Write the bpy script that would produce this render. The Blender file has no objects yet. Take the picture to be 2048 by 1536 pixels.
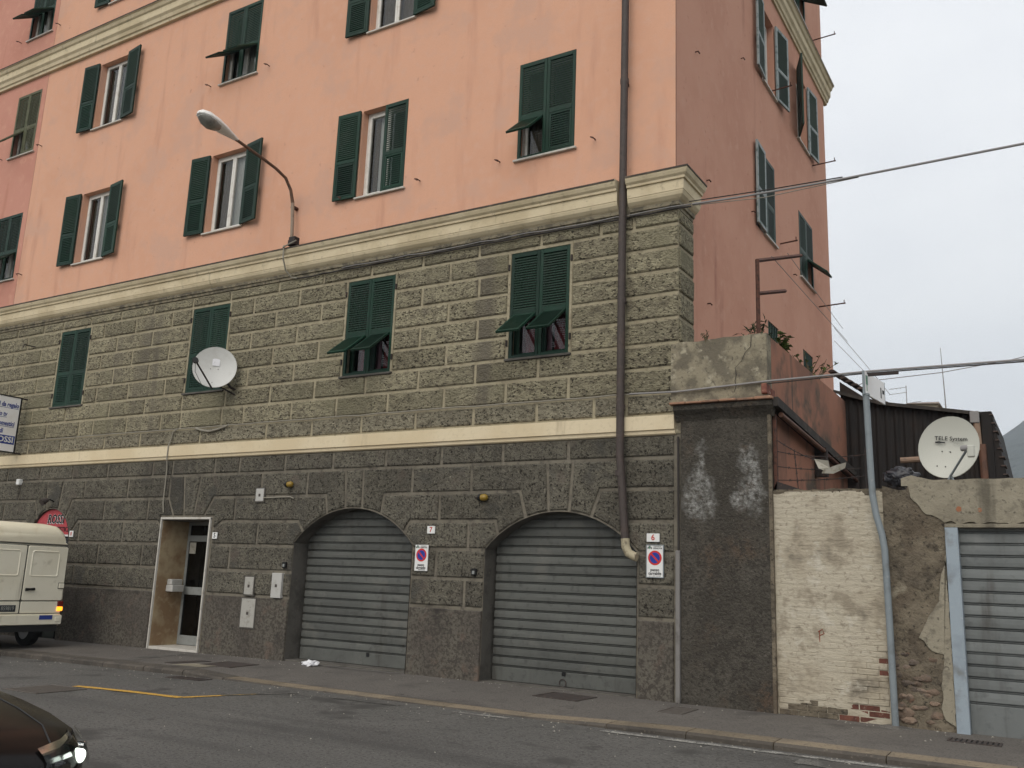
import bpy, bmesh, math, random
from mathutils import Vector, Matrix, noise

RND = random.Random(11)
rad = math.radians
SC = bpy.context.scene
COL = SC.collection

# ------------------------------------------------------------------ camera
yaw, pit, rol, FPX = 0.54956, 0.20974, -0.03761, 1830.4
Rm = Matrix.Rotation(yaw, 3, 'Z') @ Matrix.Rotation(pit, 3, 'X') @ Matrix.Rotation(rol, 3, 'Y')
right, fwd, up = Rm.col[0], Rm.col[1], Rm.col[2]
cam = bpy.data.cameras.new('camera')
cam.sensor_width = 36.0
cam.lens = FPX / 2048 * 36
cam.clip_end = 9000
co = bpy.data.objects.new('camera', cam)
COL.objects.link(co)
M = Matrix.Identity(4)
for i in range(3):
    M[i][0] = right[i]; M[i][1] = up[i]; M[i][2] = -fwd[i]
M.translation = Vector((4.614, -12.054, 1.519))
co.matrix_world = M
SC.camera = co

# ------------------------------------------------------------------ light
SUN_DIR = Vector((0.06, -0.80, 0.64)).normalized()      # towards the bright part of the cloud deck
wd = bpy.data.worlds.new('World'); SC.world = wd; wd.use_nodes = True
nt = wd.node_tree; nt.nodes.clear()
out = nt.nodes.new('ShaderNodeOutputWorld')
bg = nt.nodes.new('ShaderNodeBackground'); bg.inputs['Strength'].default_value = 0.1
sky = nt.nodes.new('ShaderNodeTexSky'); sky.sky_type = 'NISHITA'; sky.sun_disc = False
sky.sun_elevation = math.asin(SUN_DIR.z)
sky.sun_rotation = math.atan2(SUN_DIR.x, SUN_DIR.y)
tc = nt.nodes.new('ShaderNodeTexCoord')
mp = nt.nodes.new('ShaderNodeMapping'); mp.inputs['Scale'].default_value = (1.0, 1.0, 2.2)
cn = nt.nodes.new('ShaderNodeTexNoise'); cn.inputs['Scale'].default_value = 2.6
cn.inputs['Detail'].default_value = 5.0; cn.inputs['Roughness'].default_value = 0.5
cr = nt.nodes.new('ShaderNodeValToRGB')
cr.color_ramp.elements[0].position = 0.34; cr.color_ramp.elements[0].color = (7.35, 7.45, 7.7, 1)
cr.color_ramp.elements[1].position = 0.62; cr.color_ramp.elements[1].color = (8.35, 8.4, 8.45, 1)
mx = nt.nodes.new('ShaderNodeMix'); mx.data_type = 'RGBA'; mx.inputs['Factor'].default_value = 0.93
nt.links.new(tc.outputs['Generated'], mp.inputs['Vector'])
nt.links.new(mp.outputs['Vector'], cn.inputs['Vector'])
nt.links.new(cn.outputs['Fac'], cr.inputs['Fac'])
nt.links.new(sky.outputs['Color'], mx.inputs['A'])
nt.links.new(cr.outputs['Color'], mx.inputs['B'])
nt.links.new(mx.outputs['Result'], bg.inputs['Color'])
nt.links.new(bg.outputs['Background'], out.inputs['Surface'])

sl = bpy.data.lights.new('sun', 'SUN'); sl.energy = 1.5; sl.angle = rad(50); sl.color = (1.0, 0.93, 0.83)
so = bpy.data.objects.new('sun', sl); COL.objects.link(so)
so.rotation_euler = (-SUN_DIR).to_track_quat('-Z', 'Y').to_euler()
so.location = (-20, -30, 40)

SC.view_settings.view_transform = 'Standard'
SC.view_settings.look = 'None'
SC.view_settings.gamma = 1.0
SC.view_settings.use_curve_mapping = False
SC.view_settings.exposure = 0.58

# ------------------------------------------------------------------ materials
MATS = {}
# measured reflectance of each surface relative to the first estimate
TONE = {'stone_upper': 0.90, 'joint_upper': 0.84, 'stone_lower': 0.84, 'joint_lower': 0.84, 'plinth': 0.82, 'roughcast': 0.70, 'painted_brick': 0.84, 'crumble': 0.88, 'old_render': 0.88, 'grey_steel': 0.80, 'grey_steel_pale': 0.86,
        'asphalt': 0.80, 'pavement': 0.86, 'pavement_patch': 0.86, 'kerb': 0.95, 'cream': 0.95, 'jamb': 0.85, 'shed_sheet': 0.45, 'beige_pipe': 0.7, 'copper_pipe': 0.6, 'stone_sooty': 1.1, 'pink_deep': 1.08, 'meter_white': 0.9, 'meter_clean': 0.85, 'marble': 0.85}
def pm(name, base, rough=0.85, var=(), bump=(), spec=0.25, metal=0.0, rnd=0.0, emit=None, coat=0.0):
    """var: (scale, colour, lo, hi[, stretch[, detail]]), bump: (scale, strength, distance[, stretch])"""
    k = TONE.get(name, 1.0); base = tuple(q*k for q in base); var = [(q[0], tuple(c*k for c in q[1]))+tuple(q[2:]) for q in var]
    m = bpy.data.materials.new(name); m.use_nodes = True
    t = m.node_tree; N = t.nodes; L = t.links
    b = N['Principled BSDF']
    b.inputs['Roughness'].default_value = rough
    b.inputs['Metallic'].default_value = metal
    b.inputs['Specular IOR Level'].default_value = spec
    b.inputs['Coat Weight'].default_value = coat
    geo = N.new('ShaderNodeNewGeometry')
    def pos(stretch):
        if not stretch: return geo.outputs['Position']
        v = N.new('ShaderNodeVectorMath'); v.operation = 'MULTIPLY'
        L.new(geo.outputs['Position'], v.inputs[0]); v.inputs[1].default_value = stretch
        return v.outputs['Vector']
    col = None
    for v in var:
        sc_, c, lo, hi = v[:4]; st = v[4] if len(v) > 4 else None; de = v[5] if len(v) > 5 else 4.0
        n = N.new('ShaderNodeTexNoise'); n.inputs['Scale'].default_value = sc_
        n.inputs['Detail'].default_value = de; n.inputs['Roughness'].default_value = 0.6
        L.new(pos(st), n.inputs['Vector'])
        r = N.new('ShaderNodeMapRange'); r.inputs['From Min'].default_value = lo; r.inputs['From Max'].default_value = hi
        r.interpolation_type = 'SMOOTHSTEP'
        L.new(n.outputs['Fac'], r.inputs['Value'])
        x = N.new('ShaderNodeMix'); x.data_type = 'RGBA'
        L.new(r.outputs['Result'], x.inputs['Factor'])
        if col is None: x.inputs['A'].default_value = (*base, 1)
        else: L.new(col, x.inputs['A'])
        x.inputs['B'].default_value = (*c, 1)
        col = x.outputs['Result']
    if rnd:
        oi = N.new('ShaderNodeObjectInfo')
        h = N.new('ShaderNodeHueSaturation')
        r = N.new('ShaderNodeMapRange'); r.inputs['To Min'].default_value = 1 - rnd; r.inputs['To Max'].default_value = 1 + rnd
        L.new(oi.outputs['Random'], r.inputs['Value']); L.new(r.outputs['Result'], h.inputs['Value'])
        if col is None: h.inputs['Color'].default_value = (*base, 1)
        else: L.new(col, h.inputs['Color'])
        col = h.outputs['Color']
    if col is None: b.inputs['Base Color'].default_value = (*base, 1)
    else: L.new(col, b.inputs['Base Color'])
    nrm = None
    for q in bump:
        sc_, s, d = q[:3]; st = q[3] if len(q) > 3 else None
        n = N.new('ShaderNodeTexNoise'); n.inputs['Scale'].default_value = sc_; n.inputs['Detail'].default_value = 4
        n.inputs['Roughness'].default_value = 0.6
        L.new(pos(st), n.inputs['Vector'])
        u = N.new('ShaderNodeBump'); u.inputs['Strength'].default_value = s; u.inputs['Distance'].default_value = d
        L.new(n.outputs['Fac'], u.inputs['Height'])
        if nrm is not None: L.new(nrm, u.inputs['Normal'])
        nrm = u.outputs['Normal']
    if nrm is not None: L.new(nrm, b.inputs['Normal'])
    if emit:
        b.inputs['Emission Color'].default_value = (*emit[0], 1); b.inputs['Emission Strength'].default_value = emit[1]
    MATS[name] = m
    return m

VS = (1, 1, 0.12)     # vertical streaks
pm('pink', (0.685, 0.385, 0.262), 0.9, [(0.5, (0.64, 0.348, 0.232), 0.42, 0.68), (5, (0.66, 0.39, 0.28), 0.45, 0.75), (2.2, (0.53, 0.280, 0.195), 0.54, 0.76, VS), (0.9, (0.60, 0.365, 0.27), 0.5, 0.66), (7, (0.50, 0.27, 0.195), 0.66, 0.76), (60, (0.63, 0.35, 0.238), 0.45, 0.7)],
   [(90, 0.12, 0.004), (3, 0.05, 0.02)], spec=0.15)
pm('pink_deep', (0.51, 0.25, 0.19), 0.9, [(0.6, (0.47, 0.22, 0.165), 0.42, 0.68), (4, (0.54, 0.285, 0.21), 0.5, 0.75), (2.0, (0.42, 0.185, 0.13), 0.6, 0.8, VS)],
   [(90, 0.12, 0.004)], spec=0.15)
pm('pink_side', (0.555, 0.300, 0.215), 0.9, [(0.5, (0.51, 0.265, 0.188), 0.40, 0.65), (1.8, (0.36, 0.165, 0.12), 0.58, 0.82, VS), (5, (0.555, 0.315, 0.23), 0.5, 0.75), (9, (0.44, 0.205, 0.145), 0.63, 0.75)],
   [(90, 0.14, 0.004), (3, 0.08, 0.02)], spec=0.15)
pm('cream', (0.72, 0.615, 0.43), 0.85, [(0.7, (0.66, 0.545, 0.36), 0.42, 0.62), (14, (0.62, 0.52, 0.35), 0.5, 0.75), (3, (0.47, 0.385, 0.255), 0.62, 0.8, VS)], [(40, 0.1, 0.004)])
pm('cornice', (0.64, 0.545, 0.375), 0.88, [(1.4, (0.54, 0.45, 0.295), 0.45, 0.65), (9, (0.44, 0.37, 0.25), 0.55, 0.75), (4, (0.26, 0.215, 0.145), 0.66, 0.80, VS)], [(40, 0.15, 0.005)])
pm('cornice_cap', (0.075, 0.062, 0.052), 0.9, [(6, (0.16, 0.13, 0.10), 0.5, 0.75)], [(30, 0.3, 0.006)])
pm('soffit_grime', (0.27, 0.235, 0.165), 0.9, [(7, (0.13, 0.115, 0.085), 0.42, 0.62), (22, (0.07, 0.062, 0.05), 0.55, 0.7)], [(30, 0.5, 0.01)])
pm('stone_upper', (0.330, 0.298, 0.202), 0.92, [(1.1, (0.275, 0.247, 0.172), 0.42, 0.66), (9, (0.215, 0.190, 0.134), 0.46, 0.60, (0.8, 1, 1.4), 6), (19, (0.42, 0.382, 0.268), 0.57, 0.68, (0.8, 1, 1.3), 6), (28, (0.050, 0.042, 0.031), 0.525, 0.63, (0.75, 1, 1.3), 7), (2.6, (0.16, 0.140, 0.104), 0.57, 0.72), (0.55, (0.235, 0.215, 0.142), 0.5, 0.7), (0.8, (0.17, 0.150, 0.115), 0.58, 0.72, VS)],
   [(27, 1.0, 0.048, (0.75, 1, 1.3)), (9, 0.5, 0.05)], spec=0.12, rnd=0.15)
pm('joint_upper', (0.425, 0.375, 0.262), 0.9, [(1.3, (0.35, 0.305, 0.212), 0.45, 0.65), (9, (0.30, 0.26, 0.182), 0.48, 0.70), (3, (0.19, 0.165, 0.12), 0.57, 0.74), (25, (0.15, 0.126, 0.092), 0.6, 0.72)], [(30, 0.4, 0.012)], spec=0.12)
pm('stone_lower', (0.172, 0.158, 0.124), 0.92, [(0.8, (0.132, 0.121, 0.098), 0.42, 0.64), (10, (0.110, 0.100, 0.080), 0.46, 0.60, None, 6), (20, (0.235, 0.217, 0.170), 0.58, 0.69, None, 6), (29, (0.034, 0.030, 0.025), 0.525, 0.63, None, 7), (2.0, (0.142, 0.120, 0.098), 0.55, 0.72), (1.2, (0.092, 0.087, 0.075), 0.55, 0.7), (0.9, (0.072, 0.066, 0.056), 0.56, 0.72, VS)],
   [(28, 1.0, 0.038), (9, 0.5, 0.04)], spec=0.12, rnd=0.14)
pm('plinth', (0.148, 0.135, 0.110), 0.93, [(0.9, (0.110, 0.097, 0.083), 0.42, 0.64), (22, (0.082, 0.071, 0.061), 0.44, 0.58, None, 6), (3.0, (0.17, 0.130, 0.103), 0.55, 0.72), (1.4, (0.052, 0.046, 0.041), 0.56, 0.74), (34, (0.23, 0.205, 0.17), 0.62, 0.72)],
   [(32, 0.8, 0.018), (6, 0.3, 0.03)], spec=0.12, rnd=0.1)
pm('joint_lower', (0.225, 0.202, 0.160), 0.92, [(1.3, (0.165, 0.147, 0.118), 0.42, 0.64), (9, (0.135, 0.12, 0.098), 0.48, 0.68), (3, (0.085, 0.077, 0.065), 0.54, 0.72)], [(30, 0.4, 0.012)], spec=0.12)
pm('jamb', (0.130, 0.120, 0.105), 0.85, [(3, (0.085, 0.078, 0.068), 0.45, 0.68), (20, (0.17, 0.155, 0.13), 0.55, 0.75)], [(40, 0.25, 0.006)])
pm('shutter_green', (0.0075, 0.034, 0.020), 0.5, [(5, (0.010, 0.029, 0.019), 0.45, 0.7), (1.3, (0.016, 0.042, 0.028), 0.5, 0.7), (25, (0.028, 0.052, 0.038), 0.63, 0.78)], [(60, 0.1, 0.002)], spec=0.22, rnd=0.28)
pm('slat_green', (0.016, 0.043, 0.027), 0.55, [(5, (0.022, 0.045, 0.031), 0.45, 0.7), (1.3, (0.030, 0.052, 0.037), 0.5, 0.7)], spec=0.25, rnd=0.28)
pm('shutter_olive', (0.090, 0.095, 0.052), 0.7, [(5, (0.13, 0.125, 0.078), 0.45, 0.7), (20, (0.05, 0.055, 0.035), 0.6, 0.75)], spec=0.3)
pm('shutter_pale', (0.30, 0.335, 0.335), 0.7, [(9, (0.10, 0.14, 0.13), 0.48, 0.70)], spec=0.3)
pm('white_paint', (0.70, 0.68, 0.63), 0.5, [(6, (0.55, 0.52, 0.46), 0.5, 0.75)])
pm('marble', (0.62, 0.59, 0.53), 0.5, [(8, (0.45, 0.41, 0.35), 0.5, 0.75)])
pm('curtain', (0.70, 0.69, 0.66), 0.9)
pm('curtain_brown', (0.16, 0.125, 0.085), 0.9)
pm('curtain_red', (0.22, 0.035, 0.045), 0.9)
pm('curtain_lilac', (0.36, 0.22, 0.27), 0.9)
pm('dark_room', (0.035, 0.032, 0.03), 0.95)
pm('rust', (0.105, 0.048, 0.034), 0.85, [(20, (0.05, 0.03, 0.024), 0.45, 0.65)], [(60, 0.3, 0.003)])
pm('dark_iron', (0.035, 0.028, 0.026), 0.7, [(20, (0.09, 0.045, 0.03), 0.55, 0.72)])
pm('downpipe', (0.062, 0.048, 0.043), 0.6, [(3, (0.085, 0.06, 0.05), 0.5, 0.7), (20, (0.045, 0.035, 0.03), 0.5, 0.7)], spec=0.35)
pm('elbow_beige', (0.40, 0.35, 0.24), 0.6, [(14, (0.17, 0.14, 0.10), 0.5, 0.7)])
pm('grey_channel', (0.20, 0.19, 0.18), 0.7, [(6, (0.13, 0.12, 0.11), 0.5, 0.7)])
pm('grey_steel', (0.128, 0.132, 0.120), 0.55, [(1.2, (0.108, 0.111, 0.102), 0.42, 0.65), (9, (0.085, 0.086, 0.079), 0.52, 0.72), (3, (0.165, 0.168, 0.155), 0.6, 0.8, (0.2, 1, 3)), (3.5, (0.062, 0.055, 0.046), 0.54, 0.74, VS), (1.6, (0.16, 0.158, 0.142), 0.58, 0.72), (26, (0.085, 0.066, 0.05), 0.66, 0.76)], [(2.5, 0.35, 0.03), (14, 0.1, 0.006)], spec=0.3, rnd=0.16)
pm('grey_steel_pale', (0.200, 0.213, 0.208), 0.5, [(1.2, (0.165, 0.177, 0.173), 0.42, 0.65), (9, (0.14, 0.149, 0.145), 0.55, 0.74), (3.5, (0.095, 0.092, 0.083), 0.54, 0.74, VS), (1.6, (0.24, 0.25, 0.24), 0.58, 0.72)], [(2.5, 0.35, 0.03), (14, 0.1, 0.006)], spec=0.35, rnd=0.16)
pm('blue_steel', (0.285, 0.335, 0.375), 0.5, [(4, (0.235, 0.275, 0.31), 0.45, 0.68), (25, (0.33, 0.365, 0.39), 0.58, 0.72), (2.5, (0.17, 0.175, 0.17), 0.60, 0.76)], spec=0.4)
pm('pole_steel', (0.205, 0.235, 0.250), 0.5, [(4, (0.155, 0.175, 0.185), 0.45, 0.68), (18, (0.27, 0.29, 0.295), 0.6, 0.74), (2, (0.13, 0.125, 0.115), 0.62, 0.75)], spec=0.4)
pm('asphalt', (0.135, 0.129, 0.119), 0.9, [(0.35, (0.160, 0.152, 0.140), 0.45, 0.65), (0.7, (0.092, 0.088, 0.082), 0.47, 0.66, (0.14, 1, 1)), (30, (0.070, 0.066, 0.061), 0.5, 0.66), (42, (0.265, 0.252, 0.228), 0.60, 0.70), (0.9, (0.078, 0.074, 0.068), 0.57, 0.68), (3.5, (0.085, 0.08, 0.074), 0.62, 0.72)],
   [(60, 0.7, 0.012), (2, 0.15, 0.02)], spec=0.25)
pm('pavement', (0.150, 0.136, 0.122), 0.9, [(0.6, (0.172, 0.156, 0.139), 0.45, 0.65), (1.3, (0.105, 0.095, 0.086), 0.52, 0.72), (45, (0.088, 0.080, 0.072), 0.5, 0.66), (60, (0.235, 0.215, 0.190), 0.62, 0.74), (5, (0.085, 0.077, 0.069), 0.64, 0.74)], [(80, 0.4, 0.006)], spec=0.2)
pm('pavement_patch', (0.160, 0.148, 0.132), 0.9, [(3, (0.095, 0.088, 0.08), 0.45, 0.65), (70, (0.07, 0.064, 0.058), 0.5, 0.66)], [(90, 0.4, 0.006)])
pm('kerb', (0.235, 0.190, 0.132), 0.88, [(2, (0.18, 0.148, 0.108), 0.45, 0.65), (30, (0.105, 0.088, 0.068), 0.52, 0.7), (7, (0.30, 0.25, 0.18), 0.6, 0.76), (1.5, (0.105, 0.092, 0.078), 0.6, 0.76)], [(40, 0.5, 0.01)], rnd=0.14)
pm('kerb_dark', (0.085, 0.074, 0.062), 0.9, [(2, (0.06, 0.053, 0.046), 0.45, 0.65), (25, (0.14, 0.12, 0.095), 0.56, 0.72)], [(40, 0.5, 0.012)], rnd=0.12)
pm('yellow_paint', (0.58, 0.335, 0.055), 0.7, [(30, (0.32, 0.21, 0.07), 0.48, 0.62), (60, (0.10, 0.088, 0.06), 0.58, 0.68)], [(90, 0.4, 0.005)])
pm('yellow_worn', (0.30, 0.20, 0.065), 0.75, [(9, (0.10, 0.088, 0.062), 0.42, 0.56), (60, (0.08, 0.074, 0.06), 0.5, 0.64)], [(90, 0.4, 0.005)])
pm('white_worn', (0.34, 0.33, 0.30), 0.75, [(4, (0.115, 0.11, 0.10), 0.44, 0.62), (45, (0.085, 0.082, 0.075), 0.46, 0.64)], [(90, 0.4, 0.005)])
pm('white_faint', (0.175, 0.168, 0.152), 0.8, [(3, (0.085, 0.08, 0.073), 0.42, 0.58), (45, (0.07, 0.067, 0.06), 0.46, 0.62)], [(90, 0.4, 0.005)])
pm('cast_iron', (0.050, 0.040, 0.036), 0.65, [(20, (0.085, 0.06, 0.048), 0.5, 0.7)], [(50, 0.4, 0.004)], spec=0.4)
pm('worn_iron', (0.105, 0.092, 0.080), 0.6, [(14, (0.07, 0.058, 0.05), 0.5, 0.7)], spec=0.4)
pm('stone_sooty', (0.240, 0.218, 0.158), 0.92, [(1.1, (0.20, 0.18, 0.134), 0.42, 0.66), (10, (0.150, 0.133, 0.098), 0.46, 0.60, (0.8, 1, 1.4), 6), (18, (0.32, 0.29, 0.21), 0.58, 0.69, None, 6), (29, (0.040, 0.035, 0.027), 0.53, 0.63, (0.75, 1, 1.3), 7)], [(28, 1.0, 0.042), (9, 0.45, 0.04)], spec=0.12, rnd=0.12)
pm('roughcast', (0.122, 0.110, 0.092), 0.95, [(0.9, (0.088, 0.079, 0.066), 0.42, 0.62), (1.3, (0.135, 0.098, 0.072), 0.52, 0.72), (11, (0.078, 0.070, 0.059), 0.48, 0.64), (26, (0.062, 0.055, 0.046), 0.52, 0.66), (34, (0.175, 0.16, 0.135), 0.60, 0.72)], [(24, 1.0, 0.03), (7, 0.4, 0.03)], spec=0.1)
pm('parapet_plaster', (0.270, 0.238, 0.170), 0.93, [(2.6, (0.155, 0.136, 0.102), 0.44, 0.58), (1.6, (0.062, 0.056, 0.045), 0.53, 0.66), (5, (0.37, 0.335, 0.25), 0.57, 0.70), (22, (0.12, 0.106, 0.084), 0.55, 0.7)], [(18, 0.6, 0.02)], spec=0.12)
pm('red_plaster', (0.33, 0.160, 0.108), 0.92, [(0.8, (0.235, 0.125, 0.090), 0.42, 0.60), (1.1, (0.115, 0.090, 0.070), 0.48, 0.64), (6, (0.30, 0.16, 0.11), 0.55, 0.75), (3, (0.09, 0.074, 0.06), 0.56, 0.72, VS)], [(40, 0.3, 0.008)], spec=0.12)
pm('painted_brick', (0.530, 0.475, 0.372), 0.9, [(1.3, (0.46, 0.402, 0.305), 0.44, 0.64), (2.6, (0.33, 0.285, 0.215), 0.53, 0.66), (1.4, (0.25, 0.218, 0.168), 0.58, 0.70), (20, (0.36, 0.312, 0.24), 0.53, 0.70), (3, (0.60, 0.555, 0.46), 0.56, 0.7), (8, (0.10, 0.085, 0.065), 0.655, 0.73, (0.35, 1, 3))], [(16, 0.6, 0.025, (0.6, 1, 1.6)), (45, 0.35, 0.01)], spec=0.15)
pm('bare_brick', (0.150, 0.060, 0.044), 0.92, [(12, (0.095, 0.042, 0.033), 0.45, 0.65), (16, (0.30, 0.225, 0.17), 0.57, 0.70), (4, (0.20, 0.085, 0.058), 0.55, 0.7)], [(40, 0.5, 0.008)], rnd=0.3)
pm('crumble', (0.205, 0.172, 0.125), 0.93, [(2.0, (0.150, 0.126, 0.094), 0.42, 0.60), (6, (0.095, 0.080, 0.062), 0.50, 0.66), (1.2, (0.14, 0.112, 0.082), 0.5, 0.68), (24, (0.06, 0.051, 0.04), 0.56, 0.68), (3.5, (0.27, 0.238, 0.178), 0.58, 0.72)], [(16, 0.9, 0.035), (50, 0.4, 0.01)], spec=0.12)
pm('old_render', (0.325, 0.292, 0.222), 0.92, [(1.6, (0.255, 0.227, 0.172), 0.42, 0.62), (7, (0.20, 0.178, 0.138), 0.53, 0.70), (3, (0.37, 0.335, 0.26), 0.56, 0.72), (2.2, (0.13, 0.116, 0.09), 0.54, 0.70, VS), (22, (0.15, 0.134, 0.105), 0.57, 0.7)], [(20, 0.6, 0.02)], spec=0.12)
pm('rubble', (0.185, 0.135, 0.100), 0.93, [(5, (0.12, 0.096, 0.078), 0.42, 0.6), (9, (0.27, 0.16, 0.11), 0.58, 0.7)], [(18, 0.9, 0.03)], rnd=0.35)
pm('tile', (0.30, 0.165, 0.105), 0.88, [(8, (0.20, 0.12, 0.085), 0.45, 0.65), (25, (0.36, 0.25, 0.17), 0.58, 0.72)], [(30, 0.4, 0.006)], rnd=0.2)
pm('dark_tile', (0.085, 0.062, 0.052), 0.9, [(8, (0.05, 0.04, 0.036), 0.45, 0.65)], [(30, 0.4, 0.006)], rnd=0.2)
pm('eave_dark', (0.045, 0.040, 0.036), 0.92, [(6, (0.075, 0.066, 0.056), 0.5, 0.7)], [(30, 0.4, 0.008)])
pm('copper_pipe', (0.235, 0.120, 0.080), 0.6, [(5, (0.16, 0.09, 0.065), 0.45, 0.68)])
pm('beige_pipe', (0.38, 0.26, 0.185), 0.6, [(8, (0.27, 0.19, 0.14), 0.5, 0.7)])
pm('shed_sheet', (0.036, 0.030, 0.028), 0.75, [(1.5, (0.052, 0.037, 0.03), 0.45, 0.65), (5, (0.025, 0.022, 0.022), 0.5, 0.7, VS)], [(30, 0.2, 0.004)], spec=0.3)
pm('dish_white', (0.57, 0.57, 0.545), 0.45, [(3, (0.51, 0.505, 0.47), 0.5, 0.7)], spec=0.4)
pm('dish_cream', (0.47, 0.47, 0.415), 0.45, [(2.5, (0.43, 0.425, 0.365), 0.5, 0.7)], spec=0.4)
pm('dish_back', (0.22, 0.22, 0.215), 0.6)
pm('lamp_white', (0.84, 0.83, 0.80), 0.4, [(9, (0.58, 0.55, 0.49), 0.55, 0.75)], spec=0.4)
pm('lamp_glass', (0.26, 0.255, 0.23), 0.25, [(8, (0.17, 0.16, 0.14), 0.5, 0.7)], spec=0.6)
pm('pole_rust', (0.165, 0.095, 0.062), 0.75, [(6, (0.11, 0.075, 0.058), 0.45, 0.65), (25, (0.25, 0.16, 0.11), 0.6, 0.74)])
pm('pole_beige', (0.30, 0.235, 0.18), 0.75, [(8, (0.21, 0.15, 0.11), 0.5, 0.7)])
pm('black', (0.012, 0.012, 0.012), 0.5)
pm('black_rubber', (0.018, 0.018, 0.018), 0.85)
pm('cable_grey', (0.26, 0.25, 0.245), 0.7)
pm('cable_dark', (0.04, 0.035, 0.032), 0.75)
pm('cable_white', (0.27, 0.25, 0.205), 0.7)
pm('sign_white', (0.72, 0.72, 0.70), 0.4, spec=0.4)
pm('sign_red', (0.55, 0.035, 0.03), 0.4)
pm('sign_blue', (0.018, 0.045, 0.28), 0.4)
pm('sign_green', (0.10, 0.22, 0.15), 0.5)
pm('text_black', (0.015, 0.015, 0.017), 0.6)
pm('text_red', (0.48, 0.05, 0.035), 0.6)
pm('text_blue', (0.03, 0.055, 0.26), 0.6)
pm('text_grey', (0.30, 0.30, 0.27), 0.6)
pm('awning_red', (0.42, 0.060, 0.070), 0.6, [(6, (0.36, 0.05, 0.06), 0.45, 0.65)], spec=0.3)
pm('lightbox', (0.86, 0.845, 0.83), 0.5, [(2, (0.82, 0.79, 0.76), 0.45, 0.65)])
pm('meter_white', (0.42, 0.405, 0.365), 0.6, [(8, (0.30, 0.285, 0.25), 0.5, 0.7), (30, (0.20, 0.18, 0.16), 0.62, 0.74)])
pm('meter_clean', (0.53, 0.52, 0.49), 0.5, [(6, (0.44, 0.43, 0.39), 0.5, 0.7)])
pm('alu', (0.235, 0.245, 0.235), 0.45, [(8, (0.19, 0.195, 0.185), 0.5, 0.7)], spec=0.4)
pm('travertine', (0.40, 0.315, 0.195), 0.6, [(1.3, (0.24, 0.155, 0.085), 0.42, 0.60), (8, (0.32, 0.24, 0.145), 0.5, 0.7), (2.2, (0.13, 0.08, 0.045), 0.56, 0.72, (1, 1, 0.5))], spec=0.35)
pm('paper', (0.72, 0.72, 0.74), 0.8, [(25, (0.5, 0.5, 0.52), 0.58, 0.7)])
pm('bag_black', (0.022, 0.022, 0.027), 0.35, bump=[(9, 0.8, 0.04)], spec=0.5)
pm('yellow_lamp', (0.26, 0.165, 0.02), 0.35, spec=0.5)
pm('van_paint', (0.82, 0.775, 0.63), 0.4, [(1.5, (0.78, 0.73, 0.58), 0.45, 0.65), (5, (0.64, 0.59, 0.46), 0.58, 0.76), (3, (0.45, 0.41, 0.32), 0.64, 0.80, VS)], spec=0.45)
pm('van_roof', (0.76, 0.70, 0.54), 0.5, [(3, (0.69, 0.62, 0.46), 0.5, 0.7)], spec=0.4)
pm('gap', (0.10, 0.095, 0.08), 0.8)
pm('plate_dark', (0.035, 0.04, 0.045), 0.5)
pm('tail_red', (0.16, 0.01, 0.008), 0.25, spec=0.6)
pm('tail_amber', (0.8, 0.30, 0.02), 0.3, emit=((1.0, 0.30, 0.02), 1.6))
pm('rim', (0.30, 0.30, 0.30), 0.4, metal=0.6)
pm('car_black', (0.006, 0.005, 0.005), 0.22, spec=0.14)
pm('car_trim', (0.02, 0.02, 0.02), 0.5)
pm('chrome', (0.65, 0.66, 0.66), 0.15, metal=1.0)
pm('lamp_lit', (0.9, 0.95, 0.9), 0.3, emit=((0.92, 1.0, 0.88), 1.5))
pm('hill', (0.034, 0.046, 0.037), 1.0, [(0.012, (0.02, 0.03, 0.026), 0.45, 0.6), (0.06, (0.012, 0.018, 0.014), 0.46, 0.6)], [(0.06, 1.0, 14.0)])
pm('house_cream', (0.52, 0.45, 0.34), 0.9)
pm('house_roof', (0.22, 0.18, 0.15), 0.9)
pm('soil', (0.10, 0.085, 0.065), 0.95, [(0.2, (0.07, 0.08, 0.045), 0.45, 0.6)])
pm('leaf_dark', (0.035, 0.060, 0.022), 0.7, rnd=0.2)
pm('leaf_light', (0.085, 0.125, 0.035), 0.7, rnd=0.2)
pm('stem', (0.13, 0.10, 0.06), 0.9)
pm('graffito', (0.26, 0.075, 0.045), 0.9)
pm('orange_mark', (0.30, 0.125, 0.065), 0.9, [(18, (0.25, 0.20, 0.145), 0.46, 0.62)])
pm('rag', (0.34, 0.32, 0.27), 0.9, [(12, (0.2, 0.18, 0.14), 0.5, 0.7)])

def glassmat(name, tint, refl):
    m = bpy.data.materials.new(name); m.use_nodes = True
    t = m.node_tree; N = t.nodes; L = t.links; N.clear()
    o = N.new('ShaderNodeOutputMaterial'); mixn = N.new('ShaderNodeMixShader')
    fr = N.new('ShaderNodeFresnel'); fr.inputs['IOR'].default_value = refl
    gl = N.new('ShaderNodeBsdfGlossy'); gl.inputs['Roughness'].default_value = 0.02
    tr = N.new('ShaderNodeBsdfTransparent'); tr.inputs['Color'].default_value = (*tint, 1)
    L.new(fr.outputs[0], mixn.inputs[0]); L.new(tr.outputs[0], mixn.inputs[1]); L.new(gl.outputs[0], mixn.inputs[2])
    L.new(mixn.outputs[0], o.inputs['Surface'])
    MATS[name] = m
glassmat('glass', (0.85, 0.88, 0.87), 1.7)
glassmat('glass_dark', (0.25, 0.26, 0.26), 1.45)
glassmat('lens_clear', (0.9, 0.93, 0.92), 1.4)

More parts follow.
